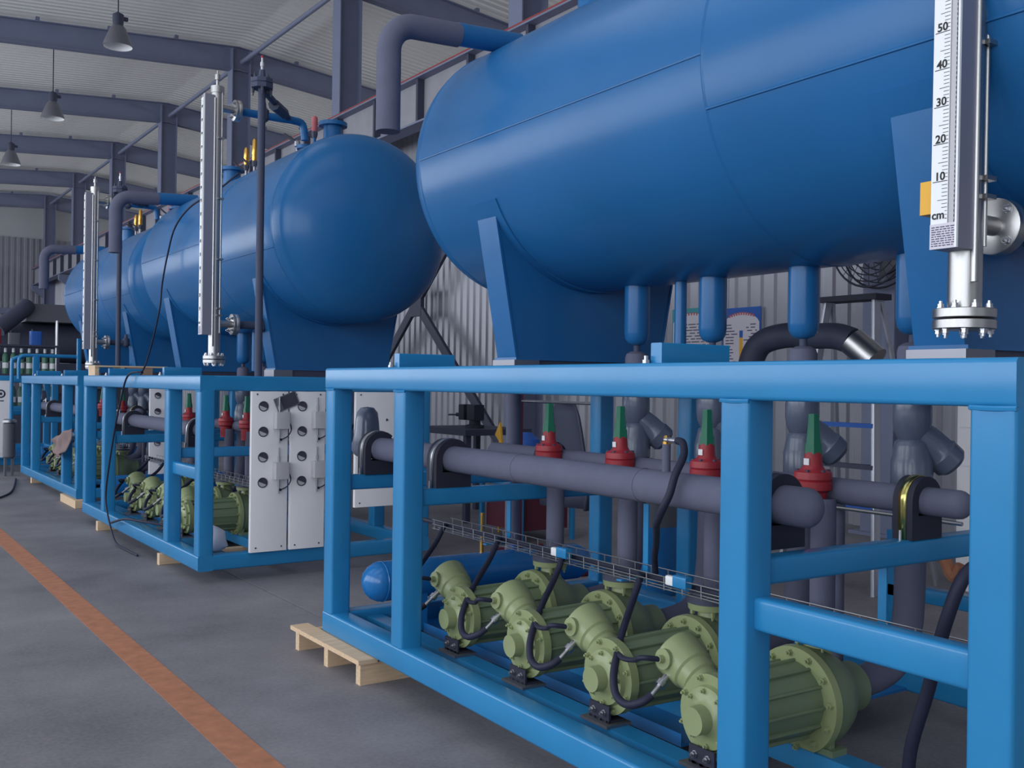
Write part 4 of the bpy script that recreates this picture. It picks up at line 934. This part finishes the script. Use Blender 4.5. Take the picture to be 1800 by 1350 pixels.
# shelf with green gas bottles
o = (2.9, 20.4, 0); B = lambda: MB(o)
t = wthing('storage_rack', o, 'low dark storage rack behind the farthest skid at the left', 'rack')
for xx in (2.45, 3.65):
    for yy in (20.1, 20.7): obj('upright', B().rtube((xx, yy, 0), (xx, yy, 1.95), 0.05, 0.05, 0.004), 'dark_box', t)
for zz in (0.8, 1.42, 1.95): obj('shelf', B().box(2.42, 3.68, 20.05, 20.75, zz, zz + 0.03), 'dark_box', t)
gb = None
for r_ in range(2):
    for c_ in range(9):
        z0 = (0.83, 1.45)[r_]; loc = (2.52 + c_ * 0.132, 20.2, z0)
        if gb is None:
            gb = empty('gas_bottle'); B = lambda: MB((0, 0, 0))
            obj('body', B().lathe((0, 0, 0), (0, 0, 1), [(0, 0.05), (0.30, 0.05), (0.36, 0.035), (0.38, 0.018), (0.40, 0.018)], 14), 'bottle_green', gb)
            obj('cap', B().lathe((0, 0, 0.39), (0, 0, 1), [(0, 0.026), (0.07, 0.026), (0.08, 0.015)], 10), 'white', gb)
            obj('label_band', B().lathe((0, 0, 0.10), (0, 0, 1), [(0, 0.051), (0.10, 0.051)], 14, cap=False), 'white', gb); g_ = gb
        else: g_ = copy_tree(gb)
        g_.location = loc; setp(g_, 'green gas bottle %s from the left on the %s shelf of the dark rack' % (('first', 'second', 'third', 'fourth', 'fifth', 'sixth', 'seventh', 'eighth', 'ninth')[c_], ('lower', 'upper')[r_]), 'bottle', ('bottles on the lower rack shelf', 'bottles on the upper rack shelf')[r_])
# dark machine with hood and slanted duct
o = (4.2, 24, 0); B = lambda: MB(o)
t = wthing('process_machine', o, 'bulky dark machine with grey hood behind the farthest tank', 'machine')
obj('base', B().box(2.9, 6.2, 23.2, 25.2, 0, 1.7), 'dark_box', t)
obj('drum', B().lathe((3.1, 24.0, 2.15), (1, 0, 0), [(0, 0.25), (0.05, 0.42), (2.6, 0.45), (2.7, 0.25)], 28), 'dark_box', t)
obj('hood', B().add([(3.6, 23.3, 2.58), (5.4, 23.3, 2.58), (5.4, 24.8, 2.58), (3.6, 24.8, 2.58), (3.75, 23.6, 2.98), (4.6, 23.6, 2.98), (4.6, 24.5, 2.98), (3.75, 24.5, 2.98)], [(0, 1, 5, 4), (1, 2, 6, 5), (2, 3, 7, 6), (3, 0, 4, 7), (4, 5, 6, 7), (3, 2, 1, 0)]), 'machine_grey', t)
obj('duct', B().tube([(3.05, 23.2, 2.38), (3.3, 23.3, 2.60), (3.55, 23.4, 2.82), (3.64, 23.5, 2.92)], 0.17, 18, per=4), 'dark_box', t)
for xx in (3.3, 4.0, 4.7): obj('control_box', B().box(xx, xx + 0.4, 23.08, 23.2, 0.9 + 0.15 * (xx - 3), 1.4), 'machine_grey', t)
obj('standpipe', B().cyl((4.15, 23.0, 0.3), (4.15, 23.0, 2.6), 0.03, 8), 'zinc', t)
# clutter on the rack top and low machinery in front of the end wall
for k, (xx, yy, h, mt, lb) in enumerate(((2.62, 20.3, 0.28, 'red', 'red canister on top of the dark rack'), (2.95, 20.35, 0.22, 'machine_grey', 'grey canister on top of the dark rack beside the red one'), (3.3, 20.3, 0.26, 'poster_blue', 'blue canister on top of the dark rack'))):
    o = (xx, yy, 1.98); B = lambda: MB(o)
    t = wthing('canister', o, lb, 'canister', 'canisters on the rack')
    obj('body', B().rtube((xx, yy, 1.98), (xx, yy, 1.98 + h), 0.20, 0.16, 0.03), mt, t); obj('spout', B().cyl((xx - 0.05, yy, 1.98 + h), (xx - 0.05, yy, 2.02 + h), 0.025, 10), 'black', t)
tr = obj('trim_1', MB().box(XL, 8.2, Y1 - 0.16, Y1 - 0.05, 4.2, 4.45), 'column'); setp(tr, 'dark girt along the end wall', kind='structure')
dp_ = obj('down_pipe', MB((2.0, Y1 - 0.14, 4.45)).cyl((2.35, Y1 - 0.14, 4.45), (2.35, Y1 - 0.14, 7.3), 0.06, 10), 'column'); dp_.location = (2.0, Y1 - 0.14, 4.45); setp(dp_, 'thin dark downpipe on the far end wall', 'pipe')

# ------------------------------------------------------------------ behind the nearest skid
o = (5.5, 8.7, 0); B = lambda: MB(o)
t = wthing('work_bench', o, 'dark steel work bench behind the far end of the nearest skid', 'bench')
obj('top', B().box(5.2, 6.0, 8.3, 9.3, 0.86, 0.92), 'dark_box', t)
for xx in (5.26, 5.94):
    for yy in (8.36, 9.24): obj('leg', B().rtube((xx, yy, 0), (xx, yy, 0.86), 0.06, 0.06, 0.004), 'dark_box', t)
o = (5.5, 8.6, 0.92); B = lambda: MB(o)
t = wthing('bench_vise', o, 'black bench vise standing on the dark work bench', 'vise')
obj('base', B().lathe((5.5, 8.6, 0.92), (0, 0, 1), [(0, 0.10), (0.03, 0.10), (0.04, 0.06), (0.10, 0.06)], 16), 'black', t)
obj('fixed_jaw', B().rtube((5.5, 8.52, 1.08), (5.5, 8.66, 1.08), 0.12, 0.16, 0.01), 'black', t)
obj('moving_jaw', B().rtube((5.5, 8.72, 1.08), (5.5, 8.82, 1.08), 0.12, 0.16, 0.01), 'black', t)
obj('screw', B().cyl((5.5, 8.66, 1.05), (5.5, 8.95, 1.05), 0.02, 10), 'black', t)
obj('handle', B().cyl((5.38, 8.94, 1.05), (5.62, 8.94, 1.05), 0.01, 8), 'zinc', t)
o = (5.15, 7.3, 0); B = lambda: MB(o)
t = wthing('tool_trolley', o, 'dark red tool trolley in blue angle frame on the floor behind the nearest skid', 'trolley')
obj('chest', B().box(5.0, 5.5, 7.05, 7.6, 0.10, 0.42), 'maroon', t)
for xx in (4.97, 5.53):
    for yy in (7.02, 7.63): obj('corner_post', B().rtube((xx, yy, 0.0), (xx, yy, 0.50), 0.04, 0.04, 0.004), 'frame_blue', t)
for yy in (7.02, 7.63): obj('top_bar', B().rtube((4.97, yy, 0.50), (5.53, yy, 0.50), 0.04, 0.03, 0.004), 'frame_blue', t)
for xx in (4.97, 5.53): obj('top_bar', B().rtube((xx, 7.02, 0.50), (xx, 7.63, 0.50), 0.04, 0.03, 0.004), 'frame_blue', t)
o = (4.75, 5.85, 0); B = lambda: MB(o)
t = wthing('clothes_rack', o, 'dark red clothes rack with steel rod behind the nearest skid', 'rack')
for yy in (5.62, 6.75):
    obj('post', B().rtube((4.75, yy, 0), (4.75, yy, 1.30), 0.05, 0.05, 0.006), 'maroon', t); obj('foot', B().rtube((4.5, yy, 0.02), (5.0, yy, 0.02), 0.05, 0.04, 0.006), 'maroon', t)
obj('rod', B().cyl((4.75, 5.62, 1.235), (4.75, 6.75, 1.235), 0.012, 10), 'zinc', t)
vs = []; fs = []
for i in range(13):
    for j in range(9):
        u, v = i / 12, j / 8; wd_ = 0.10 + 0.16 * min(1, v * 2.2)
        vs.append((4.75 - 0.05 * math.sin(2 * math.pi * u) * (0.3 + v) , 6.15 + wd_ * math.cos(math.pi * u) + 0.02 * math.sin(9 * v + 4 * u), 1.225 - 0.80 * v))
for i in range(12):
    for j in range(8): k = i * 9 + j; fs.append((k, k + 1, k + 10, k + 9))
s_ = obj('work_coat', MB((4.75, 6.15, 1.225)).add(vs, fs), 'dark_box'); s_.location = (4.75, 6.15, 1.225); md = s_.modifiers.new('t', 'SOLIDIFY'); md.thickness = 0.02; setp(s_, 'dark grey work coat hanging on the red clothes rack', 'coat')
o = (4.95, 6.9, 0); B = lambda: MB(o)
t = wthing('blue_drum', o, 'grey steel drum with blue lower half behind the nearest skid', 'drum')
obj('body', B().lathe((4.6, 4.95, 0), (0, 0, 1), [(0, 0.17), (0.02, 0.18), (0.45, 0.18)], 24), 'vessel_blue', t)
obj('upper_half', B().lathe((4.6, 4.95, 0.45), (0, 0, 1), [(0, 0.175), (0.35, 0.175), (0.40, 0.12), (0.42, 0.05)], 24), 'machine_grey', t)
o = (4.9, 7.0, 0.5); B = lambda: MB(o)
s_ = single_world = obj('blue_sack', MB((5.25, 7.35, 0.52)).lathe((5.25, 7.35, 0.52), (0, 0, 1), [(0, 0.10), (0.03, 0.16), (0.20, 0.15), (0.36, 0.12), (0.42, 0.05)], 14), 'poster_blue'); s_.location = (5.25, 7.35, 0.52); setp(s_, 'blue sack lying on the tool trolley', 'sack')
o = (4.5, 2.9, 0); B = lambda: MB(o)
t = wthing('blue_stand', o, 'low blue welded stand behind the near bay of the nearest skid', 'stand')
for yy in (3.06, 2.55): obj('upright', B().rtube((4.5, yy, 0.0), (4.5, yy, 0.66), 0.08, 0.06, 0.008), 'frame_blue', t)
obj('cross_bar', B().rtube((4.5, 3.10, 0.36), (4.5, 2.51, 0.36), 0.08, 0.07, 0.008), 'frame_blue', t)
obj('orange_hook', B().tube([(4.56, 2.86, 0.62), (4.56, 2.82, 0.52), (4.56, 2.78, 0.46), (4.56, 2.74, 0.52)], 0.03, 8), 'orange_paint', t)
o = (4.05, 4.85, 0); B = lambda: MB(o)
t = wthing('down_comer', o, 'dark grey upright pipe just beyond the far end of the nearest skid', 'pipe')
obj('pipe', B().cyl((3.36, 4.83, 0.0), (3.36, 4.83, 1.78), 0.045, 16), 'foam', t)
obj('flange', B().lathe((3.36, 4.83, 0.0), (0, 0, 1), [(0, 0.09), (0.03, 0.09)], 18), 'dark_box', t)
s_ = obj('yellow_sign', MB((5.2, 7.7, 0.0)).add([(5.2, 7.66, 0.80), (5.2, 7.78, 0.90), (5.2, 7.70, 1.02), (5.22, 7.66, 0.80), (5.22, 7.78, 0.90), (5.22, 7.70, 1.02)], [(0, 1, 2), (5, 4, 3), (0, 3, 4, 1), (1, 4, 5, 2), (2, 5, 3, 0)]).box(5.202, 5.218, 7.70, 7.715, 0.0, 0.92), 'yellow'); s_.location = (5.2, 7.7, 0.0); setp(s_, 'small yellow triangular sign on a stick behind the nearest skid', 'sign')

for ob in bpy.data.objects:
    if ob.name == 'level_gauge': ob.rotation_euler[1] = 0.012

# small pieces joined in one part
for ob in bpy.data.objects:
    nm = ob.name.split('.')[0]
    if ob.type == 'MESH' and ob.parent and nm in ('bolt', 'weld_bead', 'weld_seam', 'screw', 'purlin_clip', 'cable_bundle', 'heading_print', 'impulse_tube') and 'category' not in ob:
        ob['kind'] = 'stuff'
